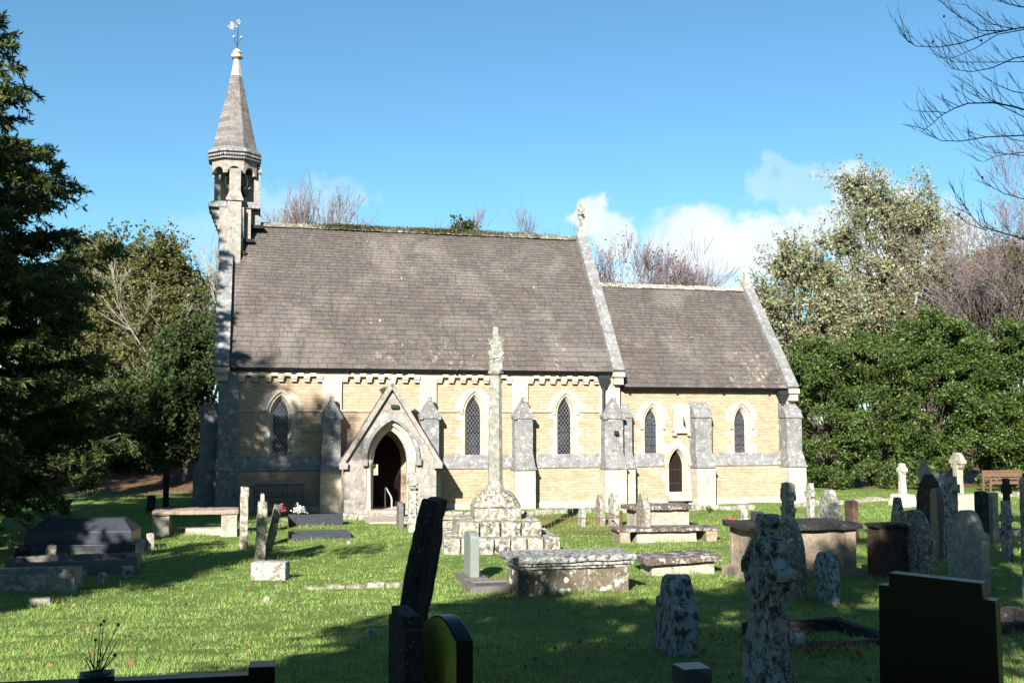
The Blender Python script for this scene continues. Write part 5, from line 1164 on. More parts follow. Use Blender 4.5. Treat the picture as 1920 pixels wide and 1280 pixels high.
for k in range(13):
    an = rnd.uniform(-1.1, 1.1); l = rnd.uniform(.12, .30); an *= .8; pts = [(rnd.uniform(-.03, .03), rnd.uniform(-.03, .03), .2)]; pts += [(pts[0][0] + math.sin(an) * l * .5 + .01, pts[0][1] + rnd.uniform(-.03, .03), .2 + l * .5 * math.cos(an)), (pts[0][0] + math.sin(an) * l + .02, pts[0][1] + rnd.uniform(-.06, .06), .2 + l * math.cos(an))]
    mb = MB(); mb.tube(pts, [.0035, .003, .0018], 5)
    if k % 3 == 0: mb.lathe([(.001, -.012), (.010, 0), (.001, .012)], 0, 0, 6, 0, Matrix.Translation(pts[-1]))
    mb.build('dead_stem', MT['iron'], t)
# small granite post near the bottom right of centre and forget-me-not like flowers
Y = 6.4; v = at(1297, 1247, Y); g = float(gz(v.x, Y)); mb = MB(); mb.box(-.09, .09, -.09, .09, g - v.z - .2, 0); o = mb.build('granite_post', MT['bluegranite'], bevel=.008); o.location = v; o.rotation_euler = (0, 0, R(14)); tag(o, 'small square granite post at the bottom edge right of centre', 'grave marker')
MT['bluepetal'] = foliage('pale_blue_petals', [(.25, .28, .4), (.35, .36, .42), (.35, .28, .12)], .3)
p = at(1160, 1285, 6.6); bunch(Vector((p.x, p.y, float(gz(p.x, p.y)) + .05)), 30, .14, .03, 'bluepetal', 'pale blue flowers at the bottom edge in the shade')
p = at(1500, 1290, 6.6); bunch(Vector((p.x, p.y, float(gz(p.x, p.y)) + .05)), 30, .16, .03, 'bluepetal', 'pale flowers beside the foot of the big wheel cross')

# longer unmown tufts round the feet of the stones
rs = np.random.RandomState(77); PX = []; 
for bx_, by_ in BASES:
    if by_ > 35: continue
    n = int(260 * min(1, 14 / by_) + 60); a = rs.rand(n) * 6.283; r = rs.uniform(.10, .55, n) ** 1.0
    PX.append(np.stack([bx_ + np.cos(a) * r * .8, by_ + np.sin(a) * r], 1))
for q in range(260):
    y = 8 * (30 / 8) ** rs.rand(); x = (rs.rand() * 2 - 1) * .5 * y; n = rs.randint(8, 40); PX.append(np.stack([x + rs.normal(size=n) * .07, y + rs.normal(size=n) * .07], 1))
PX = np.concatenate(PX); k = clear_mask(PX[:, 0], PX[:, 1]); PX = PX[k]; n = len(PX); z = gz(PX[:, 0], PX[:, 1]) - .01
h = rs.uniform(.03, .08, n) * (1 + .05 * np.clip(PX[:, 1] - 6, 0, 20)); w = rs.uniform(.004, .009, n) * (1 + .04 * PX[:, 1]); a = rs.rand(n) * 6.283; la = rs.rand(n) * 6.283; ln = h * rs.uniform(.2, .9, n)
v = np.empty((n, 3, 3)); v[:, 0] = np.stack([PX[:, 0] - np.cos(a) * w / 2, PX[:, 1] - np.sin(a) * w / 2, z], 1); v[:, 1] = np.stack([PX[:, 0] + np.cos(a) * w / 2, PX[:, 1] + np.sin(a) * w / 2, z], 1); v[:, 2] = np.stack([PX[:, 0] + np.cos(la) * ln, PX[:, 1] + np.sin(la) * ln, z + h], 1)
me = bpy.data.meshes.new('long_grass'); me.vertices.add(n * 3); me.vertices.foreach_set('co', v.reshape(-1)); me.loops.add(n * 3); me.loops.foreach_set('vertex_index', np.arange(n * 3)); me.polygons.add(n); me.polygons.foreach_set('loop_start', np.arange(n) * 3); me.update(calc_edges=True); me.validate()
MT['longgrass'] = foliage('long_grass_blades', [(.14, .26, .05), (.24, .36, .09), (.32, .38, .14), (.38, .35, .18), (.18, .3, .06)], .35, .6, .2)
o = bpy.data.objects.new('long_grass', me); COL.objects.link(o); me.materials.append(MT['longgrass']); tag(o, 'longer unmown grass tufts round the stones', 'grass', kind='stuff')
# ------------------------------------------------------------------ trees and shrubs
def segs_mesh(S, name='limbs', sides=4):
    P0 = np.array([s[0] for s in S], float); P1 = np.array([s[1] for s in S], float); r0 = np.array([s[2] for s in S]); r1 = np.array([s[3] for s in S]); n = len(S)
    d = P1 - P0; L = np.linalg.norm(d, axis=1)[:, None] + 1e-9; d = d / L
    a = np.cross(d, np.array([.31, .17, .93])); a /= np.linalg.norm(a, axis=1)[:, None] + 1e-9; b = np.cross(d, a)
    v = np.empty((n, 2, sides, 3))
    for k in range(sides):
        t = 2 * math.pi * k / sides; e = a * math.cos(t) + b * math.sin(t)
        v[:, 0, k] = P0 + e * r0[:, None]; v[:, 1, k] = P1 + e * r1[:, None]
    o = np.arange(n)[:, None] * 2 * sides; f = []
    for k in range(sides): f.append(np.stack([o[:, 0] + k, o[:, 0] + (k + 1) % sides, o[:, 0] + sides + (k + 1) % sides, o[:, 0] + sides + k], 1))
    F = np.stack(f, 1).reshape(-1)
    me = bpy.data.meshes.new(name); me.vertices.add(n * 2 * sides); me.vertices.foreach_set('co', v.reshape(-1)); me.loops.add(len(F)); me.loops.foreach_set('vertex_index', F)
    m_ = len(F) // 4; me.polygons.add(m_); me.polygons.foreach_set('loop_start', np.arange(m_) * 4); me.polygons.foreach_set('use_smooth', [True] * m_); me.update(calc_edges=True); me.validate(); return me
def mobj(name, me, mat, parent):
    o = bpy.data.objects.new(name, me); COL.objects.link(o); o.parent = parent; me.materials.append(MT[mat]); return o
MT['bark'] = lichen('grey_brown_bark', (.12, .10, .08), (.08, .065, .05), (.25, .26, .22), .38, (.03, .025, .02), .35, 3)
MT['paletwig'] = plain('pale_lichened_twigs', (.34, .31, .25), .9, .1)
MT['greytwig'] = plain('grey_brown_twigs', (.20, .165, .15), .9, .1)
MT['purpletwig'] = plain('purplish_twigs', (.22, .17, .18), .9, .1)
MT['darktwig'] = plain('dark_twigs', (.018, .014, .016), .9, .1)
MT['conifer'] = foliage('conifer_needles', [(.035, .06, .014), (.065, .10, .022), (.10, .14, .03), (.025, .045, .014), (.14, .17, .045)], .25, .6, .3)
MT['laurel'] = foliage('laurel_leaves', [(.022, .050, .008), (.040, .085, .012), (.060, .115, .018), (.018, .040, .007), (.085, .145, .028), (.035, .075, .010), (.12, .17, .05), (.13, .11, .03)], .22, .5, .3)
MT['whitebeam'] = foliage('pale_whitebeam_leaves', [(.13, .17, .06), (.27, .31, .16), (.11, .15, .05), (.42, .44, .31), (.27, .19, .09), (.20, .25, .11)], .3, .55, .35)
MT['oak'] = foliage('olive_autumn_leaves', [(.08, .095, .022), (.12, .13, .035), (.055, .075, .018), (.16, .14, .055), (.10, .12, .03)], .3, .5, .35)
MT['evergreen'] = foliage('dark_evergreen_leaves', [(.02, .04, .010), (.04, .065, .015), (.03, .05, .012), (.06, .085, .025)], .2, .6, .15)
MT['russetleaf'] = foliage('bronze_purple_leaves', [(.24, .15, .10), (.20, .13, .12), (.30, .24, .12), (.13, .12, .06)], .35, .6, .2)
MT['midgreen'] = foliage('mid_green_leaves', [(.035, .065, .018), (.06, .095, .028), (.025, .05, .014), (.09, .11, .04)], .3, .6, .15)
def bez(a, b, c, n):
    return [a * (1 - t) ** 2 + b * 2 * t * (1 - t) + c * t * t for t in np.linspace(0, 1, n)]
def tree(name, label, base, crown, nclump, nleaf, crad, lsize, lmat, bark='bark', tr=.25, seed=0, twigs=8, aspect=.55, cat='tree', group=None, shell=.55, clumps=None, top=None, flat=1.0, twigmat=None, up=None, r_fac=1.0, droop=0.0, tight=.16, reach=.55):
    """crown: list of (x,y,z,rx,ry,rz,weight); a trunk with limbs leading to leaf clumps spread through the crown"""
    rs = np.random.RandomState(seed); base = np.array(base, float)
    if clumps is None:
        cl = []; wts = np.array([c[6] if len(c) > 6 else c[3] * c[5] for c in crown]); wts = wts / wts.sum()
        while len(cl) < nclump:
            c = crown[rs.choice(len(crown), p=wts)]; d = rs.normal(size=3); d /= np.linalg.norm(d); r = shell + (1 - shell) * rs.rand() ** .7
            cl.append(np.array(c[:3]) + d * r * np.array(c[3:6]))
        cl = np.array(cl)
    else: cl = np.array(clumps, float)
    cl = cl[cl[:, 2] > base[2] + .25]
    cz = cl[:, 2].max(); ctr = cl.mean(0); tp = np.array([ctr[0], ctr[1], cz * .93 + base[2] * .07]) if top is None else np.array(top, float)
    root = empty(name, tuple(base)); tag(root, label, cat, group); S = []
    mid = (base + tp) / 2 + np.append(rs.normal(size=2) * .3, 0); tk = bez(base - np.array([0, 0, .4]), mid, tp, 12)
    for k in range(11): S.append((tk[k], tk[k + 1], tr * (1 - k / 11.5), tr * (1 - (k + 1) / 11.5)))
    tw = []; LP = []
    for c in cl:
        # leave the trunk below the clump
        h = (c[2] - base[2]) * rs.uniform(.35, .8); k = int(np.clip(h / max(tp[2] - base[2], .1) * 11, 1, 10)); a = tk[k]
        m_ = a * .45 + c * .55 + np.array([0, 0, rs.uniform(-.1, .25) * np.linalg.norm(c - a)]); q = bez(a, m_, c, 6); r = tr * .38 * (1 - k / 13)
        for j in range(5): S.append((q[j], q[j + 1], r * (1 - j / 6), r * (1 - (j + 1) / 6)))
        cr = crad * rs.uniform(.65, 1.3)
        ends = c + rs.normal(size=(twigs, 3)) * cr * reach * np.array([1, 1, flat])
        for e in ends: tw.append((c, e, .018 * r_fac, .006 * r_fac))
        w = rs.randint(len(ends), size=int(nleaf * (cr / crad) ** 2)); f = rs.rand(len(w), 1) ** .6
        LP.append(c + (ends[w] - c) * f * 1.15 + rs.normal(size=(len(w), 3)) * cr * tight)
    P = np.concatenate(LP) - base
    S = [(a - base, b - base, r, s) for a, b, r, s in S]; tw = [(a - base, b - base, r, s) for a, b, r, s in tw]
    mobj('trunk', segs_mesh(S, 'trunk', 6), bark, root)
    if tw: mobj('twigs', segs_mesh(tw, 'twigs', 3), twigmat or bark, root)
    mobj('crown', leaf_mesh(P, lsize, rs, aspect, up=up, droop=droop), lmat, root); return root
def gp(px, Y, dz=0): 
    p = at(px, 700, Y); return (p.x, Y, float(gz(p.x, Y)) + dz)
def ell(px, py, Y, rx, rz, ry=None, w=None):   # ellipsoid measured in photo pixels at distance Y
    p = at(px, py, Y); k = Y / FPX; e = (p.x, Y, p.z, rx * k, ry if ry else rx * k * .8, rz * k); return e + ((w,) if w else ())
# --- left conifer: whorled drooping limbs with feathery sprays
def conifer(base, H, rad, label, seed, n=150, group=None, zmin=1.0, per=420, ls=.15):
    rs = np.random.RandomState(seed); b = np.array(base); root = empty('conifer_tree', base); tag(root, label, 'tree', group); S = []; tw = []; LP = []; LD = []
    for k in range(16): S.append((np.array([0, 0, H * k / 16 - .3]), np.array([0, 0, H * (k + 1) / 16 - .3]), .34 * (1 - k / 16.5), .34 * (1 - (k + 1) / 16.5)))
    for i in range(n):
        f = (i + rs.rand()) / n; z = zmin + (H - zmin) * f; R_ = rad(z) * rs.uniform(.72, 1.10); a = i * 2.399 + rs.normal() * .25
        d = np.array([math.cos(a), math.sin(a), 0]); tip = d * R_ + np.array([0, 0, z + rs.uniform(-.1, .5) * R_ * .30]); st = np.array([0, 0, z - .15 * R_]); m_ = (st + tip) / 2 + np.array([0, 0, -.06 * R_])
        q = bez(st, m_, tip, 9)
        for j in range(8): S.append((q[j], q[j + 1], .05 * (1 - j / 9) * (R_ / 4 + .3), .05 * (1 - (j + 1) / 9) * (R_ / 4 + .3)))
        ns = int(10 + R_ * 7)
        for s in range(ns):
            u = rs.uniform(.25, 1.0); j = min(int(u * 8), 7); p = q[j] + (q[j + 1] - q[j]) * (u * 8 - j)
            side = np.cross(d, [0, 0, 1]) * (1 if s % 2 else -1); l = R_ * .30 * (1.15 - u * .75) * rs.uniform(.5, 1.3) + .12
            e = p + (d * .75 + side * rs.uniform(.3, 1.0) + np.array([0, 0, rs.uniform(-.55, .30)])) * l
            tw.append((p, e, .012, .004)); m = int(per * l / 9) + 6
            t = rs.rand(m, 1); pts = p + (e - p) * t; pts[:, 2] -= (t[:, 0] ** 2) * .12 * l
            LP.append(pts); LD.append(np.tile((e - p) / (np.linalg.norm(e - p) + 1e-6), (m, 1)) * .9 + np.array([0, 0, -.25]))
    P = np.concatenate(LP); D = np.concatenate(LD)
    mobj('trunk', segs_mesh(S, 'trunk', 6), 'bark', root); mobj('twigs', segs_mesh(tw, 'twigs', 3), 'greytwig', root)
    mobj('crown', leaf_mesh(P, ls, rs, .26, up=D), 'conifer', root); return root
conifer((-14.6, 25.0, float(gz(-14.6, 25))), 18.5, lambda z: max(.5, min(4.75, 4.9 - .40 * max(0, z - 6.0))), 'tall dark conifer with feathery sprays filling the left edge', 3, n=235, zmin=1.4, per=640, ls=.17)
# --- off to the left, out of the picture: the evergreens that keep the west end in shade
tree('evergreen_tree', 'broad evergreen out of view left of the conifer', (-24, 27, float(gz(-24, 27))), [(-24, 27, 9, 5.2, 4, 7)], 80, 300, 1.3, .34, 'evergreen', tr=.4, seed=31, twigs=6)
tree('evergreen_tree', 'second evergreen out of view at the far left', (-31, 30, float(gz(-31, 30))), [(-31, 30, 9, 5, 4, 7.5)], 60, 300, 1.3, .34, 'evergreen', tr=.4, seed=32, twigs=6)
# --- woodland behind the west end
WG = 'woodland trees behind the west end of the church'
tree('holly_tree', 'dark bushy tree top just right of the tall conifer', gp(150, 56), [ell(150, 560, 56, 75, 110), ell(130, 680, 56, 90, 110)], 80, 330, 1.0, .22, 'evergreen', seed=41, group=WG)
tree('ivy_clad_tree', 'olive green round-topped tree, highest of the left woodland', gp(215, 54), [ell(212, 520, 54, 52, 78), ell(215, 640, 54, 85, 100), ell(235, 560, 53, 60, 60)], 110, 330, .85, .20, 'oak', seed=42, group=WG, twigmat='paletwig')
tree('ivy_clad_tree', 'brownish green tree with pale twigs between the round-topped tree and the bare birch', gp(290, 52), [ell(295, 520, 52, 55, 62), ell(300, 640, 52, 80, 100), ell(350, 560, 52, 45, 60)], 140, 300, .8, .19, 'oak', seed=43, group=WG, twigmat='paletwig')
tree('leafy_shrub_tree', 'mid-green leafy small tree close to the west gable', gp(350, 47), [ell(350, 700, 47, 62, 80), ell(320, 790, 47, 80, 70), ell(390, 640, 47, 35, 50)], 110, 280, .75, .18, 'midgreen', seed=44, group=WG, tr=.15)
tree('undergrowth_shrub', 'dark undergrowth at the foot of the left woodland', gp(120, 50), [ell(60, 800, 50, 130, 80, 1.5), ell(220, 800, 50, 110, 80, 1.5)], 130, 200, 1.0, .24, 'evergreen', seed=45, tr=.1, cat='shrub')
# --- bare trees
def bare(name, label, base, H, seed, mat='greytwig', spread=.5, depth=5, r=.12, leaves=None, lean=(0, 0), group=None, up=.25, stems=1, kids=(3, 4), lsize=.1, lper=1, rmin=.008):
    rs = random.Random(seed); b = Vector(base); root = empty(name, base); tag(root, label, 'tree', group); S = []; tips = []
    def grow(p, d, L, r, dep):
        n = 3; pts = [p]; dd = d.copy()
        for i in range(n):
            dd = (dd + Vector((rs.gauss(0, .10), rs.gauss(0, .10), rs.gauss(.03, .06)))).normalized(); pts.append(pts[-1] + dd * L / n)
        for i in range(n): S.append((tuple(pts[i]), tuple(pts[i + 1]), max(rmin, r * (1 - .45 * i / n)), max(rmin * .8, r * (1 - .45 * (i + 1) / n))))
        if dep == 0: tips.append(tuple(pts[-1])); return
        for k in range(rs.randint(*kids)):
            t = rs.uniform(.35, 1.0); q = pts[min(int(t * n), n)]; a = rs.uniform(0, 6.28); s_ = rs.uniform(.35, 1.0) * spread
            side = dd.orthogonal().normalized(); side.rotate(Matrix.Rotation(a, 3, dd)); nd = (dd + side * s_ * 1.5 + Vector((0, 0, up))).normalized()
            grow(q, nd, L * rs.uniform(.58, .80), r * .52, dep - 1)
    for s in range(stems): grow(Vector((rs.gauss(0, .3) * (stems > 1), 0, -.3)), Vector((lean[0] + rs.gauss(0, .12) * (stems > 1), lean[1], 1)).normalized(), H * .36, r, depth)
    k = H / max(s[1][2] for s in S); S = [(tuple(q * k for q in s[0]), tuple(q * k for q in s[1]), s[2], s[3]) for s in S]; tips = [tuple(q * k for q in t) for t in tips]
    mobj('trunk', segs_mesh(S, 'limbs', 3), mat, root)
    if leaves:
        nrs = np.random.RandomState(seed); T = np.array(tips); T = T[nrs.rand(len(T)) < .8]; P = np.repeat(T, lper, 0) + nrs.normal(size=(len(T) * lper, 3)) * .12
        mobj('crown', leaf_mesh(P, lsize, nrs, .6), leaves, root)
    return root
BG = 'bare trees rising behind the church roof'
bare('birch_tree', 'bare pale-twigged birch between the woodland and the west gable', gp(372, 50), 12.0, 51, 'paletwig', .45, 6, .13, up=.22, group=WG)
bare('birch_tree', 'second bare birch hard against the left of the gable', gp(330, 51), 10.6, 52, 'paletwig', .6, 6, .10, up=.12, group=WG, kids=(2, 3))
bare('birch_tree', 'arching pale bare tree in front of the ivy-clad trees', gp(285, 51), 9.6, 53, 'paletwig', .8, 5, .09, up=.05, group=WG, kids=(2, 3))
for k, (px, H, sd, mt, lv, lb) in enumerate([(530, 16.0, 61, 'greytwig', None, 'fan of bare twigs above the nave ridge right of the spire'), (600, 15.0, 62, 'greytwig', None, 'lower bare treetop fading off right of the spire fan'), (735, 16.0, 63, 'purpletwig', None, 'thin bare treetop over the middle of the nave ridge'),
        (985, 15.9, 65, 'greytwig', None, 'bare treetop over the ridge left of the gable cross'), (1145, 13.8, 66, 'purpletwig', 'russetleaf', 'upright treetop with a few dark leaves right of the nave gable cross'), (1215, 13.7, 67, 'purpletwig', None, 'bare purple treetop over the middle of the chancel ridge'), (1270, 12.6, 68, 'purpletwig', None, 'lower bare purple treetop over the chancel ridge')]):
    bare('bare_tree', lb, gp(px, 60), H, sd, mt, .42, 6, .14, up=.30, group=BG, leaves=lv, lsize=.16, lper=1, rmin=.011)
tree('holly_tree', 'dark evergreen tip poking over the nave ridge', gp(865, 60), [ell(865, 445, 60, 24, 34), ell(865, 520, 60, 40, 60)], 50, 220, .6, .2, 'evergreen', seed=64, tr=.14)
# --- whitebeams and beech at the right
tree('whitebeam_tree', 'pale green whitebeam just right of the chancel gable', gp(1480, 58), [ell(1475, 590, 58, 80, 80), ell(1500, 700, 58, 85, 90), ell(1420, 560, 58, 30, 35, w=2), ell(1505, 500, 58, 42, 45, w=4), ell(1560, 620, 57, 70, 90), ell(1470, 480, 58, 14, 26, w=.8), ell(1540, 460, 58, 14, 26, w=.8)], 130, 320, .85, .165, 'whitebeam', seed=71, twigs=13, twigmat='greytwig', shell=.3, tight=.10, reach=.70)
tree('whitebeam_tree', 'tall airy whitebeam, highest tree right of the church', gp(1680, 60), [ell(1670, 490, 60, 105, 80), ell(1640, 395, 60, 60, 42, w=5), ell(1600, 345, 60, 16, 24, w=.9), ell(1640, 330, 60, 14, 24, w=.9), ell(1738, 345, 60, 14, 34, w=.9), ell(1735, 430, 60, 60, 50, w=5), ell(1640, 590, 59, 110, 75), ell(1780, 530, 60, 65, 75), ell(1590, 440, 60, 30, 50, w=2), ell(1575, 540, 60, 60, 50, w=4), ell(1820, 610, 59, 70, 50, w=5)], 185, 280, .88, .165, 'whitebeam', seed=72, twigs=14, twigmat='greytwig', shell=.25, tr=.3, tight=.10, reach=.72)
bare('beech_tree', 'bare purplish beech with a few bronze leaves at the right edge', gp(1975, 52), 20.0, 73, 'purpletwig', .55, 6, .12, leaves='russetleaf', up=.2, lsize=.085, lper=2, kids=(3, 4), rmin=.007)
tree('beech_tree', 'olive-leaved tree between the whitebeam and the right edge', gp(1850, 56), [ell(1860, 590, 56, 80, 60), ell(1895, 510, 56, 50, 70, w=4)], 90, 200, .85, .15, 'oak', seed=74, twigs=12, twigmat='purpletwig', shell=.3)
# --- laurel hedge: several big bushes grown together
LG = 'laurel bushes forming the hedge right of the church'
for k, (px, Y, els, n, lb) in enumerate([
        (1545, 49, [(1545, 800, 70, 130), (1530, 700, 55, 60)], 130, 'laurel bush nearest the chancel, dark underneath'),
        (1640, 50, [(1640, 770, 75, 145), (1640, 690, 60, 60)], 150, 'laurel bush behind the clean white cross'),
        (1740, 50, [(1740, 740, 85, 160), (1745, 640, 62, 60)], 190, 'tallest laurel bush, peaking below the whitebeam'),
        (1835, 50, [(1835, 770, 75, 145), (1825, 690, 55, 50)], 140, 'laurel bush behind the reddish wooden bench'),
        (1925, 49, [(1925, 760, 90, 150), (1915, 640, 50, 40)], 150, 'laurel bush at the right edge of the picture')]):
    tree('laurel_bush', lb, gp(px, Y), [ell(a, b, Y, c, d, 2.6) for a, b, c, d in els], int(n * .72), 480, .66, .145, 'laurel', seed=80 + k, tr=.12, group=LG, cat='bush', shell=.66, aspect=.45, flat=.5, droop=.3)
for px, Y, lb in ((1590, 46.5, 'low laurel sprig on the grass edge beside the chancel corner'), (1745, 46.8, 'low bright laurel growth behind the tall wheel cross'), (1680, 47.2, 'low leafy laurel skirt left of the white cross'), (1905, 47.5, 'light green sprig above the bench end')):
    tree('laurel_bush', lb, gp(px, Y), [ell(px, 905, Y, 32, 26, .5)], 14, 120, .4, .17, 'laurel', seed=px, tr=.04, group=LG, cat='bush', shell=.3, aspect=.42)
# --- trees behind the photographer whose crowns shade the foreground
L_ = np.array(SUN)
def shade(px, py, h, Y=None):
    p = np.array(G(px, py)) if Y is None else np.array(at(px, py, Y)); t = h / -L_[2]; return p - L_ * t
def shade_tree(name, label, base, targets, crad, nleaf, seed, lsize=.24, jit=.35, rep=1, mat='oak'):
    rs = np.random.RandomState(seed); cl = []
    for tg in targets:
        for q in range(rep): cl.append(shade(*tg) + rs.normal(size=3) * jit)
    cl = np.array(cl); b = (base[0], base[1], float(gz(base[0], base[1])))
    return tree(name, label, b, None, 0, nleaf, crad, lsize, mat, seed=seed, clumps=cl, tr=.35, twigs=7, top=(b[0], b[1], cl[:, 2].max() * .8))
A_ = [(40, 1060, 6), (150, 1075, 6), (240, 1075, 6.4), (300, 1062, 6.2), (370, 1060, 6.4), (60, 1105, 5.6), (150, 1112, 6), (-40, 1120, 5.5), (-40, 1060, 6), (30, 1000, 7), (130, 1000, 7), (230, 1010, 7), (60, 970, 7.5), (160, 965, 7.6), (250, 960, 8), (-30, 980, 7), (10, 1090, 6), (210, 1045, 6.5), (100, 1040, 6.4), (20, 1225, 3.6, None)]
A_ = [(a[0], a[1], a[2]) for a in A_[:-1]] + [(60, 985, 7, 18.6), (110, 985, 7, 18.6), (160, 985, 7, 18.6), (210, 990, 7, 18.6), (240, 1000, 7, 18.5), (20, 1000, 7, 18.6), (130, 1010, 7, 18.3), (190, 1015, 7, 18.3)]
Wt = [(430, 900, 12, 34), (470, 900, 12, 34.2), (520, 910, 12.3, 34.4), (560, 905, 12, 34.6), (590, 930, 12.2, 34.9), (480, 940, 12, 34), (540, 945, 12.2, 34.2), (450, 860, 12.4, 34), (610, 945, 12.3, 34.4), (560, 830, 12, 34.5), (500, 850, 12.3, 34.4), (400, 800, 12.4, 34), (440, 760, 12.8, 34), (470, 700, 13, 34.2), (430, 710, 13, 34)]
shade_tree('evergreen_tree', 'tree out of view on the left shading the granite tomb', (-13.2, 6), A_, 1.15, 800, 91, mat='evergreen')
shade_tree('evergreen_tree', 'tall tree out of view on the left shading the west wall', (-15.2, 9.5), Wt, 1.15, 700, 92, mat='evergreen', jit=.3)
B1 = [(520, 1262, 8), (600, 1245, 8), (680, 1235, 8), (760, 1215, 8), (840, 1190, 8.3), (900, 1160, 8.5), (900, 1230, 8), (980, 1140, 8.6), (1000, 1200, 8.2), (1060, 1140, 8.8), (1100, 1180, 8.4), (1100, 1250, 8), (1180, 1150, 8.7), (1230, 1210, 8.2), (1180, 1260, 8), (960, 1270, 8), (780, 1275, 8), (640, 1290, 8), (430, 1290, 8), (1300, 1260, 8)]
B1 += [(790, 1000, 7.5, 10.3), (800, 1080, 7.5, 10.3), (790, 950, 7.5, 10.3), (780, 1140, 7.5, 10.2), (770, 1200, 7, 6.6), (830, 1220, 7, 6.6), (700, 1230, 7, 6.4), (300, 1290, 7, 6.4), (450, 1290, 7, 6.5), (180, 1290, 7, 6.3), (1260, 1100, 8, 10.6), (1260, 1180, 8, 10.6), (1240, 1130, 8, 10.6)]
B2 = [(1330, 1130, 8.8), (1400, 1180, 8.4), (1480, 1150, 8.7), (1560, 1160, 8.6), (1620, 1140, 8.8), (1540, 1100, 9), (1440, 1100, 9), (1700, 1130, 8.8), (1780, 1110, 9), (1860, 1120, 9), (1920, 1180, 8.6), (1920, 1080, 9), (1860, 1050, 9.3), (1760, 1060, 9.2), (1680, 1080, 9), (1950, 1020, 9.5), (1820, 1010, 9.6), (1900, 1010, 9.6), (1450, 1230, 8), (1620, 1240, 8), (1520, 1260, 8),
      (1752, 1150, 7, 6.2), (1752, 1240, 7, 6.2), (1690, 1200, 7, 6.2), (1820, 1200, 7, 6.2), (1430, 1020, 8, 7.6), (1430, 1120, 8, 7.6), (1430, 1230, 8, 7.6), (1400, 1060, 8, 7.6), (1550, 1080, 9, 15), (1490, 1070, 9, 17), (1720, 1040, 9, 18)]
B3 = [(1720, 930, 11, 24), (1750, 920, 11, 24), (1740, 960, 11, 23), (1780, 940, 11, 22), (1780, 980, 11, 21.5), (1830, 945, 11, 25.5), (1880, 930, 11, 26), (1910, 930, 11, 21), (1720, 980, 10.5), (1800, 990, 10.5), (1670, 1030, 10, 18), (1880, 975, 10.5), (1470, 985, 10, 17.5), (1500, 1030, 10, 17.5), (1690, 990, 10, 18.5)]
shade_tree('oak_tree', 'spreading tree out of view behind the viewpoint', (-3.0, -9.5), B1, 1.0, 560, 93)
shade_tree('oak_tree', 'second spreading tree out of view behind the viewpoint', (3.2, -7.5), B2, 1.0, 560, 94)
shade_tree('oak_tree', 'third spreading tree out of view at the right', (8.0, -2.0), B3, 1.05, 620, 95)
# --- overhanging bare branches, top right, on a tree standing just outside the picture
root = empty('hazel_tree', (6.6, 9.2, float(gz(6.6, 9.2)))); tag(root, 'dark bare overhanging branches with small buds reaching in at the top right', 'tree'); RB = Vector(root.location)
rnd = random.Random(17); S = []; buds = []
def twig(p, d, L, r, dep):
    n = 4; q = p; dd = d.copy(); pts = [p]
    for i in range(n):
        dd = (dd + Vector((rnd.gauss(0, .10), rnd.gauss(0, .16), rnd.gauss(.06, .09)))).normalized(); e = q + dd * L / n
        S.append((tuple(q - RB), tuple(e - RB), r * (1 - .6 * i / n), r * (1 - .6 * (i + 1) / n))); q = e; pts.append(q)
    if dep > 0:
        for k in range(rnd.randint(3, 5)):
            b = pts[rnd.randint(1, n)]; sd = Vector((rnd.uniform(-.7, .15), rnd.uniform(-.6, .6), rnd.uniform(.0, .9))); twig(b, (dd * .8 + sd).normalized(), L * rnd.uniform(.3, .55), r * .5, dep - 1)
paths = [
    ([(1694, 55), (1702, 78), (1718, 87), (1760, 89), (1800, 82), (1850, 65), (1900, 55), (1990, 40)], .011, 8.2),
    ([(1753, 108), (1790, 108), (1830, 90), (1870, 65), (1925, 55), (2000, 45)], .010, 8.6),
    ([(1762, 0), (1790, 25), (1812, 40), (1840, 58), (1880, 58)], .008, 8.0), ([(1799, 2), (1830, 25), (1860, 45), (1900, 55)], .008, 8.4),
    ([(1860, -5), (1890, 8), (1925, 15), (1980, 12)], .012, 8.1),
    ([(1772, 113), (1790, 130), (1820, 135), (1860, 128), (1900, 110), (1990, 95)], .010, 8.3),
    ([(1740, 98), (1790, 117), (1850, 117), (1920, 116), (2000, 110)], .009, 8.8),
    ([(1728, 247), (1745, 235), (1766, 216), (1790, 203), (1815, 194), (1862, 193), (1900, 200), (1985, 225)], .013, 8.0),
    ([(1746, 242), (1752, 258), (1765, 264), (1800, 265), (1850, 257), (1925, 254), (2000, 250)], .011, 8.5),
    ([(1821, 137), (1825, 165), (1845, 182), (1880, 200), (1925, 222), (1990, 240)], .009, 8.7),
    ([(1840, 140), (1870, 160), (1900, 172), (1985, 185)], .009, 8.2), ([(1828, 301), (1845, 303), (1870, 292), (1925, 285), (2000, 280)], .008, 8.6),
    ([(1841, 332), (1850, 345), (1880, 362), (1925, 375), (1990, 380)], .009, 8.4), ([(1800, 369), (1812, 395), (1840, 425), (1880, 437), (1925, 450), (2000, 470)], .012, 8.2), ([(1797, 402), (1815, 420), (1850, 432)], .008, 8.2),
    ([(1810, 265), (1850, 285), (1900, 290), (1990, 300)], .008, 8.9), ([(1870, 250), (1900, 262), (1985, 275)], .008, 8.1)]
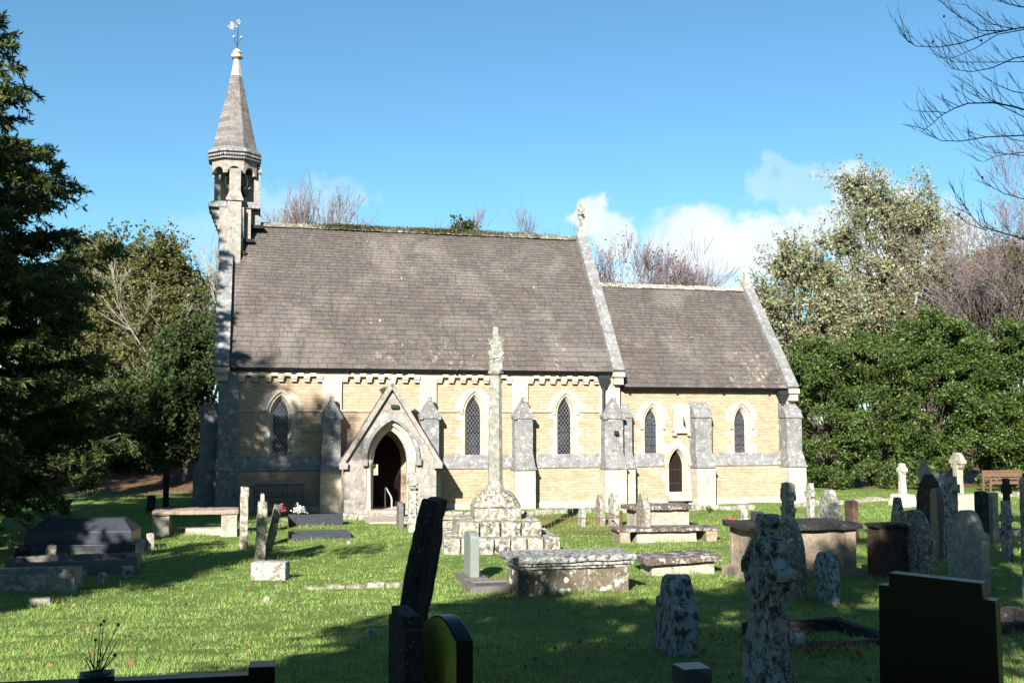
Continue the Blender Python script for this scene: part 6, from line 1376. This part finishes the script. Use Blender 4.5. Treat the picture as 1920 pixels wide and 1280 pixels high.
for pts, r, Y in paths:
    w = [at(x, y, Y + .15 * math.sin(i * 1.3 + Y * 9)) for i, (x, y) in enumerate(pts)]
    fine = []
    for a, b in zip(w[:-1], w[1:]):
        for j in range(3): fine.append(a.lerp(b, j / 3))
    fine.append(w[-1]); K = len(fine)
    for i in range(K - 1): rr = r * .56; S.append((tuple(fine[i] - RB), tuple(fine[i + 1] - RB), rr * (.22 + .9 * i / K), rr * (.22 + .9 * (i + 1) / K)))
    for i in range(1, K - 2):
        if rnd.random() < .95: twig(fine[i], Vector((-.75 + rnd.gauss(0, .2), rnd.gauss(0, .3), rnd.uniform(.1, 1.0))).normalized(), rnd.uniform(.08, .26), r * .24, 1)
    q = fine[-1]
    if pts[-1][0] > 1960: S.append((tuple(q - RB), (0, 0, 4.5 + (q.z - RB.z - 4.5) * .5), r * 1.1, .05))
for z in range(10): S.append(((0, 0, z * .8 - .4), (.02 * z, 0, z * .8 + .4), .17 - .011 * z, .16 - .011 * z))
mobj('trunk', segs_mesh(S, 'limbs', 5), 'darktwig', root)
mb = MB()
for x, y in ((1770, 31), (1749, 79), (1840, 76), (1842, 333), (1798, 401)): mb.lathe([(.003, -.012), (.008, -.005), (.009, .004), (.003, .010)], 0, 0, 8, 0, Matrix.Translation(at(x, y, 8.25) - RB))
mb.build('seed_head', MT['darktwig'], root)
# light leafy twigs of the far beech fill in around 1880,260

for k, (x, y, h, w) in enumerate([(-26, -20, 13, 6), (-17, -26, 13, 6), (-8, -30, 14, 6), (2, -30, 14, 6), (12, -26, 13, 6), (20, -16, 13, 6), (24, -4, 13, 5), (27, 10, 14, 5), (29, 24, 14, 5), (31, 38, 13, 5), (-24, -6, 9, 4.5)]):  # unseen trees added to screen off low sky light and deepen the shade
    tree('oak_tree', ['added unseen tree behind the viewpoint, blocking low sky light', 'added unseen tree on the right side, blocking low sky light'][k in (5, 6, 7, 8, 9)] , (x, y, float(gz(x, y))), [(x, y, h * .5 + 1, w, w * .8, h * .48)], 60, 160, 1.6, .6, 'evergreen', seed=200 + k, twigs=3, tr=.35, group='added sky-blocking trees out of view %s' % ['behind', 'at the right'][k in (5, 6, 7, 8, 9)], shell=.5)
